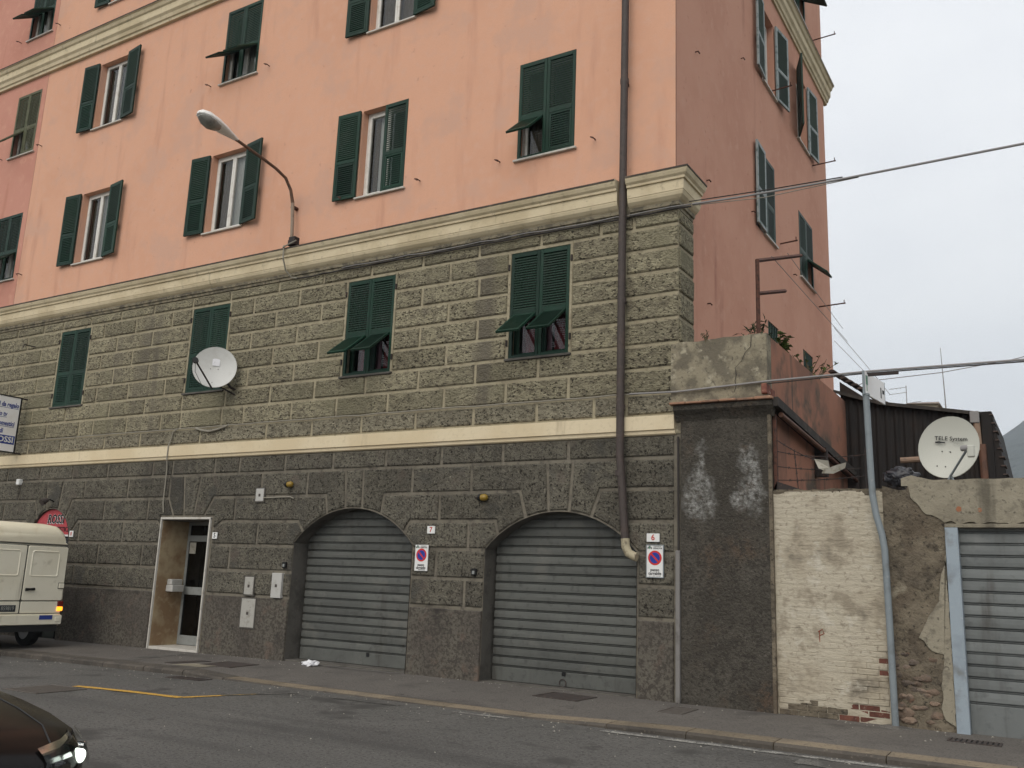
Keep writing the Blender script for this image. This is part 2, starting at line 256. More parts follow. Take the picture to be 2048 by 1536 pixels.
# pilaster: salt bloom with its own shape on the roughcast
def salt(m):
    t = m.node_tree; N = t.nodes; L = t.links; b = N['Principled BSDF']
    src = b.inputs['Base Color'].links[0].from_socket
    geo = N.new('ShaderNodeNewGeometry'); sx = N.new('ShaderNodeSeparateXYZ')
    wn = N.new('ShaderNodeTexNoise'); wn.inputs['Scale'].default_value = 3.2; wn.inputs['Detail'].default_value = 4
    L.new(geo.outputs['Position'], wn.inputs['Vector'])
    wv_ = N.new('ShaderNodeVectorMath'); wv_.operation = 'MULTIPLY_ADD'; L.new(wn.outputs['Color'], wv_.inputs[0]); wv_.inputs[1].default_value = (0.55, 0, 0.75)
    wa = N.new('ShaderNodeVectorMath'); wa.operation = 'SUBTRACT'; L.new(geo.outputs['Position'], wa.inputs[0]); wa.inputs[1].default_value = (0.275, 0, 0.375)
    L.new(wa.outputs['Vector'], wv_.inputs[2]); L.new(wv_.outputs['Vector'], sx.inputs[0])
    tot = None
    for cx, cz, rx, rz in ((0.33, 3.16, 0.07, 0.26), (0.30, 2.88, 0.12, 0.20), (0.26, 2.60, 0.17, 0.22), (0.44, 2.62, 0.13, 0.14), (1.00, 3.14, 0.10, 0.22), (1.06, 2.80, 0.13, 0.30), (0.93, 2.58, 0.12, 0.16)):
        def mth(op, a, bb):
            n = N.new('ShaderNodeMath'); n.operation = op
            for i, q in enumerate((a, bb)):
                if q is None: continue
                if isinstance(q, (int, float)): n.inputs[i].default_value = q
                else: L.new(q, n.inputs[i])
            return n.outputs[0]
        dx = mth('DIVIDE', mth('SUBTRACT', sx.outputs[0], cx), rx); dz = mth('DIVIDE', mth('SUBTRACT', sx.outputs[2], cz), rz)
        d = mth('SQRT', mth('ADD', mth('MULTIPLY', dx, dx), mth('MULTIPLY', dz, dz)), None)
        f = mth('MAXIMUM', mth('SUBTRACT', 1.35, d), 0.0)
        tot = f if tot is None else mth('MAXIMUM', tot, f)
    n = N.new('ShaderNodeTexNoise'); n.inputs['Scale'].default_value = 17; n.inputs['Detail'].default_value = 6; n.inputs['Roughness'].default_value = 0.7
    L.new(geo.outputs['Position'], n.inputs['Vector'])
    r = N.new('ShaderNodeMapRange'); r.inputs['From Min'].default_value = 0.38; r.inputs['From Max'].default_value = 0.72
    L.new(n.outputs['Fac'], r.inputs['Value'])
    fac = mth('MINIMUM', mth('MULTIPLY', mth('MULTIPLY', tot, r.outputs['Result']), 0.85), 0.62)
    x = N.new('ShaderNodeMix'); x.data_type = 'RGBA'
    L.new(fac, x.inputs['Factor']); L.new(src, x.inputs['A']); x.inputs['B'].default_value = (0.42, 0.42, 0.40, 1)
    L.new(x.outputs['Result'], b.inputs['Base Color'])
salt(MATS['roughcast'])

# ------------------------------------------------------------------ mesh helpers
WORG = {}
class MB:
    def __init__(s): s.v = []; s.f = []; s.mi = []; s.cur = 0
    def add(s, vs, fs):
        o = len(s.v); s.v += [tuple(q) for q in vs]
        for f in fs: s.f.append([o + i for i in f]); s.mi.append(s.cur)
        return s
    def box(s, x0, x1, y0, y1, z0, z1):
        return s.add([(x0,y0,z0),(x1,y0,z0),(x1,y1,z0),(x0,y1,z0),(x0,y0,z1),(x1,y0,z1),(x1,y1,z1),(x0,y1,z1)],
                     [(0,3,2,1),(4,5,6,7),(0,1,5,4),(1,2,6,5),(2,3,7,6),(3,0,4,7)])
    def cbox(s, x0, x1, y0, y1, z0, z1, b=0.01):
        bm = bmesh.new(); bmesh.ops.create_cube(bm, size=1)
        for q in bm.verts:
            q.co = ((x0+x1)/2 + q.co.x*(x1-x0), (y0+y1)/2 + q.co.y*(y1-y0), (z0+z1)/2 + q.co.z*(z1-z0))
        bmesh.ops.bevel(bm, geom=bm.edges[:], offset=b, segments=1, affect='EDGES', profile=0.5)
        bm.verts.index_update()
        s.add([q.co[:] for q in bm.verts], [[v.index for v in f.verts] for f in bm.faces]); bm.free(); return s
    def tube(s, pts, r, n=8, cap=True):
        pts = [Vector(p) for p in pts]; rs = r if isinstance(r, (list, tuple)) else [r]*len(pts)
        o = len(s.v); prev = None
        for i, p in enumerate(pts):
            a = pts[max(0, i-1)]; b = pts[min(len(pts)-1, i+1)]
            d = (b - a).normalized()
            u = prev if prev is not None else Vector((0, 0, 1) if abs(d.z) < 0.9 else (1, 0, 0))
            u = (u - d*u.dot(d)).normalized(); prev = u; w = d.cross(u)
            for k in range(n):
                t = 2*math.pi*k/n
                s.v.append(tuple(p + (u*math.cos(t) + w*math.sin(t))*rs[i]))
        for i in range(len(pts)-1):
            for k in range(n):
                a = o+i*n+k; b = o+i*n+(k+1) % n
                s.f.append([a, b, b+n, a+n]); s.mi.append(s.cur)
        if cap:
            s.f.append([o+k for k in range(n)][::-1]); s.mi.append(s.cur)
            e = o+(len(pts)-1)*n; s.f.append([e+k for k in range(n)]); s.mi.append(s.cur)
        return s
    def loft(s, rings, close=True, caps=True):
        n = len(rings[0]); o = len(s.v)
        for r in rings: s.v += [tuple(q) for q in r]
        for i in range(len(rings)-1):
            for k in range(n if close else n-1):
                a = o+i*n+k; b = o+i*n+(k+1) % n
                s.f.append([a, b, b+n, a+n]); s.mi.append(s.cur)
        if caps:
            s.f.append([o+k for k in range(n)][::-1]); s.mi.append(s.cur)
            e = o+(len(rings)-1)*n; s.f.append([e+k for k in range(n)]); s.mi.append(s.cur)
        return s
    def poly(s, pts, y0, y1):
        """XZ polygon extruded along Y"""
        n = len(pts)
        return s.add([(x, y0, z) for x, z in pts] + [(x, y1, z) for x, z in pts],
                     [list(range(n)), list(range(2*n-1, n-1, -1))] + [[(k+1) % n, k, n+k, n+(k+1) % n] for k in range(n)])
    def xf(s, m):
        s.v = [tuple(m @ Vector(q)) for q in s.v]; return s
    def build(s, name, mat, parent=None, smooth=False, recenter=True, fix=True):
        return mk(name, s.v, s.f, mat, parent, smooth, recenter, fix, s.mi)

def mk(name, v, f, mat, parent=None, smooth=False, recenter=True, fix=True, mi=None):
    if recenter:
        c = [(min(q[i] for q in v)+max(q[i] for q in v))/2 for i in range(3)]; c[2] = min(q[2] for q in v)
        c = Vector(c)
    else: c = Vector((0, 0, 0))
    me = bpy.data.meshes.new(name)
    me.from_pydata([(q[0]-c.x, q[1]-c.y, q[2]-c.z) for q in v], [], f)
    mats = mat if isinstance(mat, (list, tuple)) else [mat]
    for q in mats: me.materials.append(MATS[q])
    if len(mats) > 1 and mi: me.polygons.foreach_set('material_index', mi)
    if fix:
        bm = bmesh.new(); bm.from_mesh(me); bmesh.ops.recalc_face_normals(bm, faces=bm.faces); bm.to_mesh(me); bm.free()
    if smooth:
        me.polygons.foreach_set('use_smooth', [True]*len(me.polygons))
        try: me.set_sharp_from_angle(angle=rad(40))
        except Exception: pass
    o = bpy.data.objects.new(name, me); COL.objects.link(o)
    WORG[o.name] = c
    if parent is not None:
        o.parent = parent; o.location = c - WORG[parent.name]
    else: o.location = c
    return o

def inst(name, me, parent, wloc, rot=(0, 0, 0)):
    o = bpy.data.objects.new(name, me); COL.objects.link(o); o.parent = parent
    o.location = Vector(wloc) - (WORG[parent.name] if parent else Vector((0, 0, 0))); o.rotation_euler = rot
    WORG[o.name] = Vector(wloc); return o

def tag(o, label=None, cat=None, group=None, kind=None):
    if label: o['label'] = label
    if cat: o['category'] = cat
    if group: o['group'] = group
    if kind: o['kind'] = kind
    return o
def empty(name, loc, label, cat, group=None):
    o = bpy.data.objects.new(name, None); COL.objects.link(o); o.location = loc; o.empty_display_size = 0.2
    WORG[o.name] = Vector(loc); return tag(o, label, cat, group)

def text(name, body, size, mat, parent, wloc, rotm, ex=0.002, align='CENTER', bold=0.0, shear=0.0, sx=1.0):
    c = bpy.data.curves.new(name, 'FONT'); c.body = body; c.size = size; c.align_x = align; c.align_y = 'CENTER'
    c.extrude = ex; c.offset = bold; c.shear = shear; c.resolution_u = 2
    t = bpy.data.objects.new('tmp', c); COL.objects.link(t)
    dg = bpy.context.evaluated_depsgraph_get(); dg.update()
    me = bpy.data.meshes.new_from_object(t.evaluated_get(dg)); COL.objects.unlink(t); bpy.data.objects.remove(t)
    me.name = name; me.materials.clear(); me.materials.append(MATS[mat])
    m3 = rotm @ Matrix.Diagonal((sx, 1, 1)); me.transform(m3.to_4x4())
    o = bpy.data.objects.new(name, me); COL.objects.link(o); o.parent = parent
    o.location = Vector(wloc) - (WORG[parent.name] if parent else Vector((0, 0, 0))); WORG[o.name] = Vector(wloc)
    return o
FRONT = Matrix(((1, 0, 0), (0, 0, -1), (0, 1, 0)))          # text plane -> XZ, facing -Y
EAST = Matrix(((0, 0, 1), (1, 0, 0), (0, 1, 0)))            # text plane -> YZ, facing +X

def shrink(poly, d):
    n = len(poly); out_ = []
    for i in range(n):
        p0 = Vector(poly[i-1]); p1 = Vector(poly[i]); p2 = Vector(poly[(i+1) % n])
        e1 = (p1-p0).normalized(); e2 = (p2-p1).normalized()
        n1 = Vector((-e1.y, e1.x)); n2 = Vector((-e2.y, e2.x))
        k = 1 + n1.dot(n2)
        out_.append(tuple(p1 + (n1+n2)*(d/max(k, 0.35))))
    return out_

def ccw(poly):
    a = sum(poly[i-1][0]*poly[i][1]-poly[i][0]*poly[i-1][1] for i in range(len(poly)))
    return poly if a > 0 else poly[::-1]

def stone(poly, mat, parent, proud=0.026, bev=0.018, gap=0.028, tf=None, y0=0.004):
    """one rusticated block: XZ outline, joint gap, bevelled edge"""
    poly = ccw(poly)
    a = shrink(poly, gap); a = [(x+RND.uniform(-.004, .004), z+RND.uniform(-.004, .004)) for x, z in a]
    b = shrink(a, bev); n = len(a); pr = proud*RND.uniform(0.85, 1.12)
    v = [(x, y0, z) for x, z in a] + [(x, -pr*0.45, z) for x, z in a] + [(x, -pr, z) for x, z in b]
    f = []
    for k in range(n):
        j = (k+1) % n
        f.append([k, j, n+j, n+k]); f.append([n+k, n+j, 2*n+j, 2*n+k])
    f.append([2*n+k for k in range(n)])
    if tf: v = [tf(q) for q in v]
    return mk('stone_block', v, f, mat, parent)

def wall_holes(u0, u1, z0, z1, holes, depth, us=(), zs=()):
    """front sheet with rectangular holes and their reveals, in (u, depth, z)"""
    xs = sorted(set([u0, u1] + [h[0] for h in holes] + [h[1] for h in holes] + list(us)))
    zz = sorted(set([z0, z1] + [h[2] for h in holes] + [h[3] for h in holes] + list(zs)))
    xs = [q for q in xs if u0 <= q <= u1]; zz = [q for q in zz if z0 <= q <= z1]
    mb = MB()
    for i in range(len(xs)-1):
        for j in range(len(zz)-1):
            cx, cz = (xs[i]+xs[i+1])/2, (zz[j]+zz[j+1])/2
            if any(h[0] < cx < h[1] and h[2] < cz < h[3] for h in holes): continue
            mb.add([(xs[i], 0, zz[j]), (xs[i+1], 0, zz[j]), (xs[i+1], 0, zz[j+1]), (xs[i], 0, zz[j+1])], [(0, 1, 2, 3)])
    for a, b, c, d in holes:
        mb.add([(a,0,c),(b,0,c),(b,0,d),(a,0,d),(a,depth,c),(b,depth,c),(b,depth,d),(a,depth,d)],
               [(0,4,5,1),(1,5,6,2),(2,6,7,3),(3,7,4,0)])
    return mb

def strip(profile, x0, x1, name, mats, parent, mi=None):
    """extrude a (y, z) profile along X"""
    v = []; f = []; n = len(profile)
    for y, z in profile: v.append((x0, y, z))
    for y, z in profile: v.append((x1, y, z))
    for k in range(n-1): f.append([k, k+1, n+k+1, n+k])
    return v, f

# ================================================================== GROUND
def road_z(x, y):
    return -0.088 + (0.012*(x+6) if x < -6 else 0.0) + 0.018*math.sin(min(max((-y-2)/9.0, 0), 1)*math.pi)
def drop(x):
    """1 where the kerb is dropped for the garages"""
    def ss(a, b, t): t = min(max((t-a)/(b-a), 0), 1); return t*t*(3-2*t)
    return ss(-7.2, -6.0, x)*(1-ss(-1.0, 0.6, x))
def walk_z(x, y):
    base = 0.0 + (0.010*(x+7) if x < -7 else 0.0)
    t = min(max(-y/2.0, 0), 1)
    return base - drop(x)*0.080*t*t - (1-drop(x))*0.02*t
def sheet(name, xs, ys, zf, mat, kind='structure', parent=None, dz=0.0):
    v = [(x, y, zf(x, y)+dz) for y in ys for x in xs]; n = len(xs)
    f = [[j*n+i, j*n+i+1, (j+1)*n+i+1, (j+1)*n+i] for j in range(len(ys)-1) for i in range(n-1)]
    o = mk(name, v, f, mat, parent, recenter=parent is None)
    if kind: o['kind'] = kind
    return o
def rng(a, b, s):
    n = max(1, round((b-a)/s)); return [a+(b-a)*i/n for i in range(n+1)]
KY = -2.17
ground = sheet('ground', [-2500, -600, -60, 60, 600, 2500], [-1400, -600, -60, -16, 30, 120, 600, 2700], lambda x, y: -0.5 if y < 25 else -0.5, 'soil')
road = sheet('road', [-70, -40] + rng(-25, 12, 0.8) + [25, 45], rng(-16, KY+0.02, 0.7), road_z, 'asphalt')
sidewalk = sheet('sidewalk', [-70, -40] + rng(-22, 12, 0.35) + [25, 45], rng(KY+0.335, 0.12, 0.15), walk_z, 'pavement')
# kerb stones, one by one
x = -20.0
while x < 9:
    ln = RND.uniform(0.85, 1.15); x1 = x+ln
    d = drop((x+x1)/2)
    z0 = [walk_z(q, -1.95) + 0.006 for q in (x, x1)]
    wd_ = 0.33
    yb = KY+0.34; yf = yb-wd_-0.0
    g = 0.006; jig = RND.uniform(-0.012, 0.012)
    v = []
    for xx, zz in ((x+g, z0[0]), (x1-g, z0[1])):
        v += [(xx, yb, zz-0.25), (xx, yb, zz), (xx, yf+0.03+jig, zz-0.002), (xx, yf+jig, zz-0.03), (xx, yf+jig-0.004, zz-0.25)]
    f = [[i, i+1, 6+i, 5+i] for i in range(4)] + [[0, 4, 3, 2, 1], [5, 6, 7, 8, 9]]
    mk('kerb_stone', v, f, ['kerb' if x > -6.9 else 'kerb_dark', 'kerb_dark'], sidewalk, fix=False, mi=[0, 0, 1, 1, 0, 0])
    x = x1

def on(zf, pts, lift=0.004, name='', mat='', parent=None):
    pts = [(px, py, zf(px, py)+lift) for px, py in pts]
    return mk(name, pts, [list(range(len(pts)))], mat, parent)
def line(name, a, b, w, mat, zf=road_z, lift=0.006, seg=0.5, rag=0.0):
    a = Vector(a); b = Vector(b); d = (b-a); L_ = d.length; d.normalize(); nn = Vector((-d.y, d.x))
    n = max(1, int(L_/seg)); v = []; f = []
    for i in range(n+1):
        p = a+d*L_*i/n
        for s in (-1, 1):
            q = p+nn*s*(w/2+RND.uniform(-rag, rag)); v.append((q.x, q.y, zf(q.x, q.y)+lift))
    for i in range(n): f.append([2*i, 2*i+1, 2*i+3, 2*i+2])
    return mk(name, v, f, mat, road)
line('painted_line', (-6.85, -4.12), (-5.02, -3.92), 0.13, 'yellow_paint', rag=0.01, seg=0.15)
line('painted_line', (-5.02, -3.90), (-4.86, -3.42), 0.09, 'yellow_paint', rag=0.012, seg=0.1)
line('painted_line', (-4.86, -3.42), (-4.68, -2.98), 0.08, 'yellow_worn', rag=0.012, seg=0.1)
line('painted_line', (-4.68, -2.98), (-4.42, -2.50), 0.08, 'white_faint', rag=0.015, seg=0.12)
line('painted_line', (-12.2, -4.3), (-10.2, -4.35), 0.13, 'yellow_worn', rag=0.012, seg=0.15)
line('painted_line', (-1.98, -2.36), (-1.22, -2.34), 0.10, 'white_worn', rag=0.012, seg=0.12)
line('painted_line', (-3.8, -2.50), (-2.75, -2.44), 0.07, 'white_faint', rag=0.015, seg=0.12)
line('painted_line', (0.0, -2.36), (9.0, -2.30), 0.11, 'white_worn', rag=0.014, seg=0.15)
line('painted_line', (2.2, -2.66), (3.6, -2.64), 0.28, 'white_faint', rag=0.02, seg=0.15)
# asphalt repairs in the pavement
on(walk_z, [(-9.6, -0.05), (-9.2, -1.75), (-8.9, -1.78), (-9.3, -0.05)], 0.004, 'pavement_patch', 'pavement_patch', sidewalk)
on(walk_z, [(-5.9, -0.25), (-4.6, -0.2), (-4.62, -0.02), (-6.6, -0.02)], 0.005, 'pavement_patch', 'pavement_patch', sidewalk)
on(walk_z, [(-7.8, -1.35), (-7.2, -1.30), (-7.25, -1.72), (-7.95, -1.74)], 0.005, 'pavement_patch', 'old_render', sidewalk)

def cover(name, pts, zf, label, cat, bars=0, group=None, mat='cast_iron'):
    pts = [Vector(p) for p in pts]
    c = sum(pts, Vector((0, 0)))/4
    z = max(zf(p.x, p.y) for p in pts)
    e = empty(name, (c.x, c.y, z), label, cat, group)
    mb = MB()
    o_ = [(p.x, p.y) for p in pts]; i_ = [tuple(c+(p-c)*0.90) for p in pts]
    zz = lambda q, h: zf(q[0], q[1])+h
    v = [(q[0], q[1], zz(q, 0.001)) for q in o_] + [(q[0], q[1], zz(q, 0.010)) for q in o_] + [(q[0], q[1], zz(q, 0.010)) for q in i_] + [(q[0], q[1], zz(q, 0.003)) for q in i_]
    f = []
    for k in range(4):
        j = (k+1) % 4
        f += [[k, j, 4+j, 4+k], [4+k, 4+j, 8+j, 8+k], [8+k, 8+j, 12+j, 12+k]]
    mk('frame', v, f, mat, e)
    i2 = [tuple(c+(p-c)*0.88) for p in pts]
    if bars == 0:
        mk('lid', [(q[0], q[1], zz(q, 0.002)) for q in i2] + [(q[0], q[1], zz(q, 0.007)) for q in i2], [[4, 5, 6, 7], [0, 1, 5, 4], [1, 2, 6, 5], [2, 3, 7, 6], [3, 0, 4, 7]], mat, e)
    else:
        mk('pit', [(q[0], q[1], zz(q, 0.0015)) for q in i2], [[0, 1, 2, 3]], 'black', e)
        for k in range(bars):
            t0 = (k+0.18)/bars; t1 = (k+0.82)/bars
            def lp(a, b, t): return tuple(Vector(a)*(1-t)+Vector(b)*t)
            q4 = [lp(i2[0], i2[1], t0), lp(i2[0], i2[1], t1), lp(i2[3], i2[2], t1), lp(i2[3], i2[2], t0)]
            mk('grate_bar', [(q[0], q[1], zz(q, 0.002)) for q in q4] + [(q[0], q[1], zz(q, 0.011)) for q in q4], [[4, 5, 6, 7], [0, 1, 5, 4], [1, 2, 6, 5], [2, 3, 7, 6], [3, 0, 4, 7]], mat, e)
    return e
cover('manhole_cover', [(-8.25, -1.60), (-8.05, -1.62), (-7.85, -0.98), (-8.08, -0.95)], walk_z, 'narrow dark iron cover in the pavement by the doorway step', 'manhole cover')
cover('manhole_cover', [(-7.62, -1.42), (-6.92, -1.42), (-6.92, -0.80), (-7.62, -0.80)], walk_z, 'square dark iron cover in the pavement by garage 7', 'manhole cover')
cover('manhole_cover', [(-1.78, -0.80), (-1.08, -0.86), (-1.02, -0.36), (-1.72, -0.30)], walk_z, 'rectangular iron cover in the pavement below garage 6', 'manhole cover')
cover('manhole_cover', [(0.10, -0.98), (0.42, -0.98), (0.42, -0.42), (0.10, -0.42)], walk_z, 'small iron cover at the foot of the dark rendered pier', 'manhole cover', mat='worn_iron')
cover('drain_grate', [(3.30, -0.72), (3.82, -0.74), (3.82, -0.50), (3.30, -0.48)], walk_z, 'ribbed drain grate in front of the pale blue framed garage', 'drain', bars=9)
cover('drain_grate', [(-7.15, -4.95), (-6.42, -4.95), (-6.42, -4.25), (-7.15, -4.25)], road_z, 'square ribbed iron grate set in the asphalt road', 'drain', bars=8, mat='worn_iron')
cover('gully_grate', [(-7.05, -2.54), (-6.35, -2.52), (-6.35, -2.26), (-7.05, -2.28)], road_z, 'broken gutter grate by the dropped kerb', 'drain', bars=6)

# ================================================================== APARTMENT BUILDING
B = empty('apartment_building', (-8.6, 4.0, 0.0), 'large pink apartment building on a rusticated grey stone base', 'building')
BN = empty('adjoining_house', (-21.0, 4.0, 7.0), 'deeper pink house joined to the end of the apartment building', 'building')
TOP = 20.6
XW = [(-14.98, -13.90), (-10.50, -9.42), (-6.33, -5.25), (-2.86, -1.78)]     # window openings
ROWA = (8.36, 10.13); ROWB = (11.80, 13.55); ROWC = (15.24, 16.99)
STONEW = (4.93, 6.70)
PY = 0.03
hol = [(a, b, z0, z1) for (z0, z1) in (ROWA, ROWB, ROWC) for a, b in XW]
w = wall_holes(-17.26, -0.05, 7.5, TOP, hol, 0.24)
w.v = [(q[0], q[1]+PY, q[2]) for q in w.v]
w.build('plaster_wall', 'pink', B, fix=False)
hn = [(-18.52, -17.46, z0, z1) for (z0, z1) in (ROWA, ROWB, ROWC)]
w = wall_holes(-26.0, -17.26, 7.5, TOP, hn, 0.24); w.v = [(q[0], q[1]+PY-0.004, q[2]) for q in w.v]
w.build('plaster_wall', 'pink_deep', BN, fix=False)
MB().box(-26, -17.27, 0.6, 10, 7.5, TOP-0.02).build('house_core', 'dark_room', BN)
MB().box(-26.3, -17.26, -0.5, 10.5, TOP, TOP+0.15).build('roof', 'house_roof', BN)
# side wall, facing +X:  u -> Y
def east(x0):
    return lambda q: (x0-q[1], q[0], q[2])
SHOL = [(4.86, 5.76, 11.60, 13.35), (7.62, 8.56, 11.60, 13.35), (4.20, 5.55, 8.25, 9.95), (7.50, 8.75, 8.25, 9.80), (7.50, 8.75, 15.05, 16.8),
        (7.55, 8.45, 6.20, 6.62), (4.85, 5.60, 5.75, 6.55)]
w = wall_holes(0.05, 10.5, 2.0, TOP, SHOL, 0.22)
w.v = [east(-0.05)(q) for q in w.v]
w.build('side_wall', 'pink_side', B, fix=False)
# back, far end, roof, dark rooms
MB().box(-26, -0.06, 10.4, 10.5, 0, TOP).build('back_wall', 'pink_side', B)
MB().box(-26.3, 0.55, -0.55, 11.0, TOP, TOP+0.2).build('roof', 'house_roof', B)
MB().box(-17.2, -0.9, 1.3, 1.36, 0.02, TOP-0.02).build('room_partition', 'dark_room', B)
MB().box(-0.96, -0.9, 1.36, 10.3, 0.02, TOP-0.02).build('room_partition', 'dark_room', B)
for z in (3.7, 7.2, 10.8, 14.2, 17.6):
    MB().box(-17.2, -0.35, 0.32, 10.3, z, z+0.12).build('room_floor', 'dark_room', B)

# --- stone base: backing sheets (joints) + blocks
AR = {'shop': (-14.40, 0.71, 2.65, 2.00), 'g7': (-5.84, 1.30, 2.60, 2.00), 'g6': (-1.87, 1.26, 2.52, 1.95)}
def arc(key, n=18):
    cx, a, zc, zs = AR[key]; h = zc-zs; R_ = (a*a+h*h)/(2*h); z0 = zc-R_
    t = math.asin(min(1, a/R_)); 
    return [(cx-R_*math.sin(t*(1-2*i/n)), z0+R_*math.cos(t*(1-2*i/n))) for i in range(n+1)]
def arcz(key, x):
    cx, a, zc, zs = AR[key]; h = zc-zs; R_ = (a*a+h*h)/(2*h); z0 = zc-R_
    return z0+math.sqrt(max(R_*R_-(x-cx)**2, 0))
holes = [(a, b, STONEW[0], STONEW[1]) for a, b in XW]
w = wall_holes(-26.0, 0.0, 3.86, 7.3, holes, 0.26)
w.build('rusticated_wall', 'joint_upper', B, fix=False)
RW = bpy.data.objects['rusticated_wall']
lowh = [(-10.74, -9.31, -0.3, 2.44)]
for k in AR:
    cx, a, zc, zs = AR[k]; lowh.append((cx-a, cx+a, -0.3, zc))
mbw = wall_holes(-26.0, 0.05, -0.3, 3.87, lowh, 0.0)
mbw.f = [f for f in mbw.f if len(set(mbw.v[i] for i in f)) == 4]
mbw.mi = [0]*len(mbw.f)
for k in AR:
    pts = arc(k); zc = AR[k][2]
    for i in range(len(pts)-1):
        (xa, za), (xb, zb) = pts[i], pts[i+1]
        mbw.add([(xa, 0, za), (xb, 0, zb), (xb, 0, zc), (xa, 0, zc)], [(0, 1, 2, 3)])
PW = mbw.build('plinth_wall', 'joint_lower', B, fix=False)
# arch reveals (jamb + soffit)
for k, dep in (('shop', 0.3), ('g7', 0.34), ('g6', 0.34)):
    cx, a, zc, zs = AR[k]; pts = [(cx-a, -0.3)] + arc(k) + [(cx+a, -0.3)]
    mb = MB()
    outl = [(cx-a-0.0, -0.3)] + arc(k) + [(cx+a, -0.3)]
    for i in range(len(pts)-1):
        p, q = pts[i], pts[i+1]
        mb.add([(p[0], -0.02, p[1]), (q[0], -0.02, q[1]), (q[0], dep+0.3, q[1]), (p[0], dep+0.3, p[1])], [(0, 1, 2, 3)])
    mb.build('arch_reveal', 'jamb', B, fix=False)

UZ = [7.03, 6.74, 6.385, 6.03, 5.675, 5.30, 4.93, 4.57, 4.20, 3.87]
ODD = [-17.45, -16.3, -13.40, -12.32, -11.14, -8.74, -7.53, -4.07, -0.90]
EVE = [-16.81, -15.70, -12.90, -11.72, -8.11, -6.95, -4.64, -3.47, -0.84]
def courses(z0, z1, joints, spans, mat, parent, **kw):
    for a, b in spans:
        js = [a] + [j for j in sorted(joints) if a+0.1 < j < b-0.1] + [b]
        for i in range(len(js)-1):
            stone([(js[i], z0), (js[i+1], z0), (js[i+1], z1), (js[i], z1)], mat, parent, **kw)
WS = [(-18.6, XW[0][0]-0.03), (XW[0][1]+0.03, XW[1][0]-0.03), (XW[1][1]+0.03, XW[2][0]-0.03), (XW[2][1]+0.03, XW[3][0]-0.03), (XW[3][1]+0.03, 0.03)]
ALLW = [(-18.6, 0.03)]
C0 = [-17.9, -16.76, -15.71, -14.95, -13.92, -12.86, -11.76, -10.54, -9.42, -8.10, -6.95, -5.80, -4.66, -3.49, -2.31, -1.25, -0.70]
C6 = [-16.9, -15.70, -14.42, -12.88, -11.71, -10.55, -9.30, -8.09, -6.97, -5.77, -4.62, -3.47, -2.30, -0.86]
C7 = [-17.5, -16.3, -15.05, -13.86, -13.37, -12.23, -11.14, -10.53, -9.35, -8.75, -7.50, -6.41, -5.25, -4.07, -2.88, -1.76, -0.88]
C8 = [-16.9, -15.68, -14.44, -12.90, -11.73, -9.91, -8.10, -6.96, -5.80, -4.63, -3.47, -2.30, -1.32, -0.80]
courses(6.74, 6.965, C0, ALLW, 'stone_upper', RW, proud=0.03)
for i in range(1, 6):
    courses(UZ[i+1], UZ[i], ODD if i % 2 else EVE, WS, 'stone_upper', RW)
courses(UZ[7], UZ[6], C6, ALLW, 'stone_upper', RW)
courses(UZ[8], UZ[7], C7, ALLW, 'stone_upper', RW)
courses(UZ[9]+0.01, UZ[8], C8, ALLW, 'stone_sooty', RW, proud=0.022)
# quoins on the side face
MB().add([(0.0, 0.0, 4.5), (0.0, 0.62, 4.5), (0.0, 0.62, 7.3), (0.0, 0.0, 7.3), (-0.06, 0.62, 4.5), (-0.06, 0.62, 7.3)], [(0, 1, 2, 3), (1, 4, 5, 2)]).build('quoin_backing', 'joint_upper', B, fix=False)
for i in range(0, 7):
    z1 = UZ[i] if i else 6.965
    stone([(0.0, UZ[i+1]), (0.62, UZ[i+1]), (0.62+RND.uniform(-.02, .03), z1), (0.0, z1)], 'stone_upper', RW, tf=east(0.0))

# --- lower courses
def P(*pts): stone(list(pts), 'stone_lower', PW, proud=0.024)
def seg(key, xa, xb, n=6):
    return [(xa+(xb-xa)*i/n, arcz(key, xa+(xb-xa)*i/n)) for i in range(n+1)]
L1 = [-17.5, -16.31, -15.04, -13.85, -12.65, -11.2, -10.6, -9.38, -8.71, -7.53, -6.38, -5.2, -4.05, -2.88, -1.73, -0.88]
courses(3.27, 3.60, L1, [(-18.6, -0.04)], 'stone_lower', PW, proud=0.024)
z2, z3, z4, z5, z6, z7 = 2.83, 2.38, 1.94, 1.49, 1.05, 0.0
T = 3.27
# L2 with stepped voussoirs
P((-18.6, z2), (-17.0, z2), (-17.0, T), (-18.6, T)); P((-17.0, z2), (-15.76, z2), (-15.76, T), (-17.0, T))
P((-15.76, z2), (-15.09, z2), *seg('shop', -14.93, -14.62, 4), (-14.72, T), (-15.76, T))
P(*seg('shop', -14.62, -14.20, 4), (-14.12, T), (-14.72, T))
P(*seg('shop', -14.20, -13.90, 4), (-13.73, z2), (-13.36, z2), (-13.36, T), (-14.12, T))
P((-13.36, z2), (-11.91, z2), (-11.91, T), (-13.36, T)); P((-11.91, z2), (-10.62, z2), (-10.62, T), (-11.91, T))
P((-10.62, z2), (-10.42, 2.47), (-10.12, 2.47), (-10.22, T), (-10.62, T))
P((-10.12, 2.47), (-9.84, 2.47), (-9.73, T), (-10.22, T))
P((-9.84, 2.47), (-9.55, 2.47), (-9.31, z2), (-8.08, z2), (-8.08, T), (-9.73, T))
P((-8.08, z2), (-6.95, z2), (-6.95, T), (-8.08, T))
P((-6.95, z2), (-6.49, z2), *seg('g7', -6.43, -6.02, 5), (-6.07, T), (-6.95, T))
P(*seg('g7', -6.02, -5.65, 4), (-5.67, T), (-6.07, T))
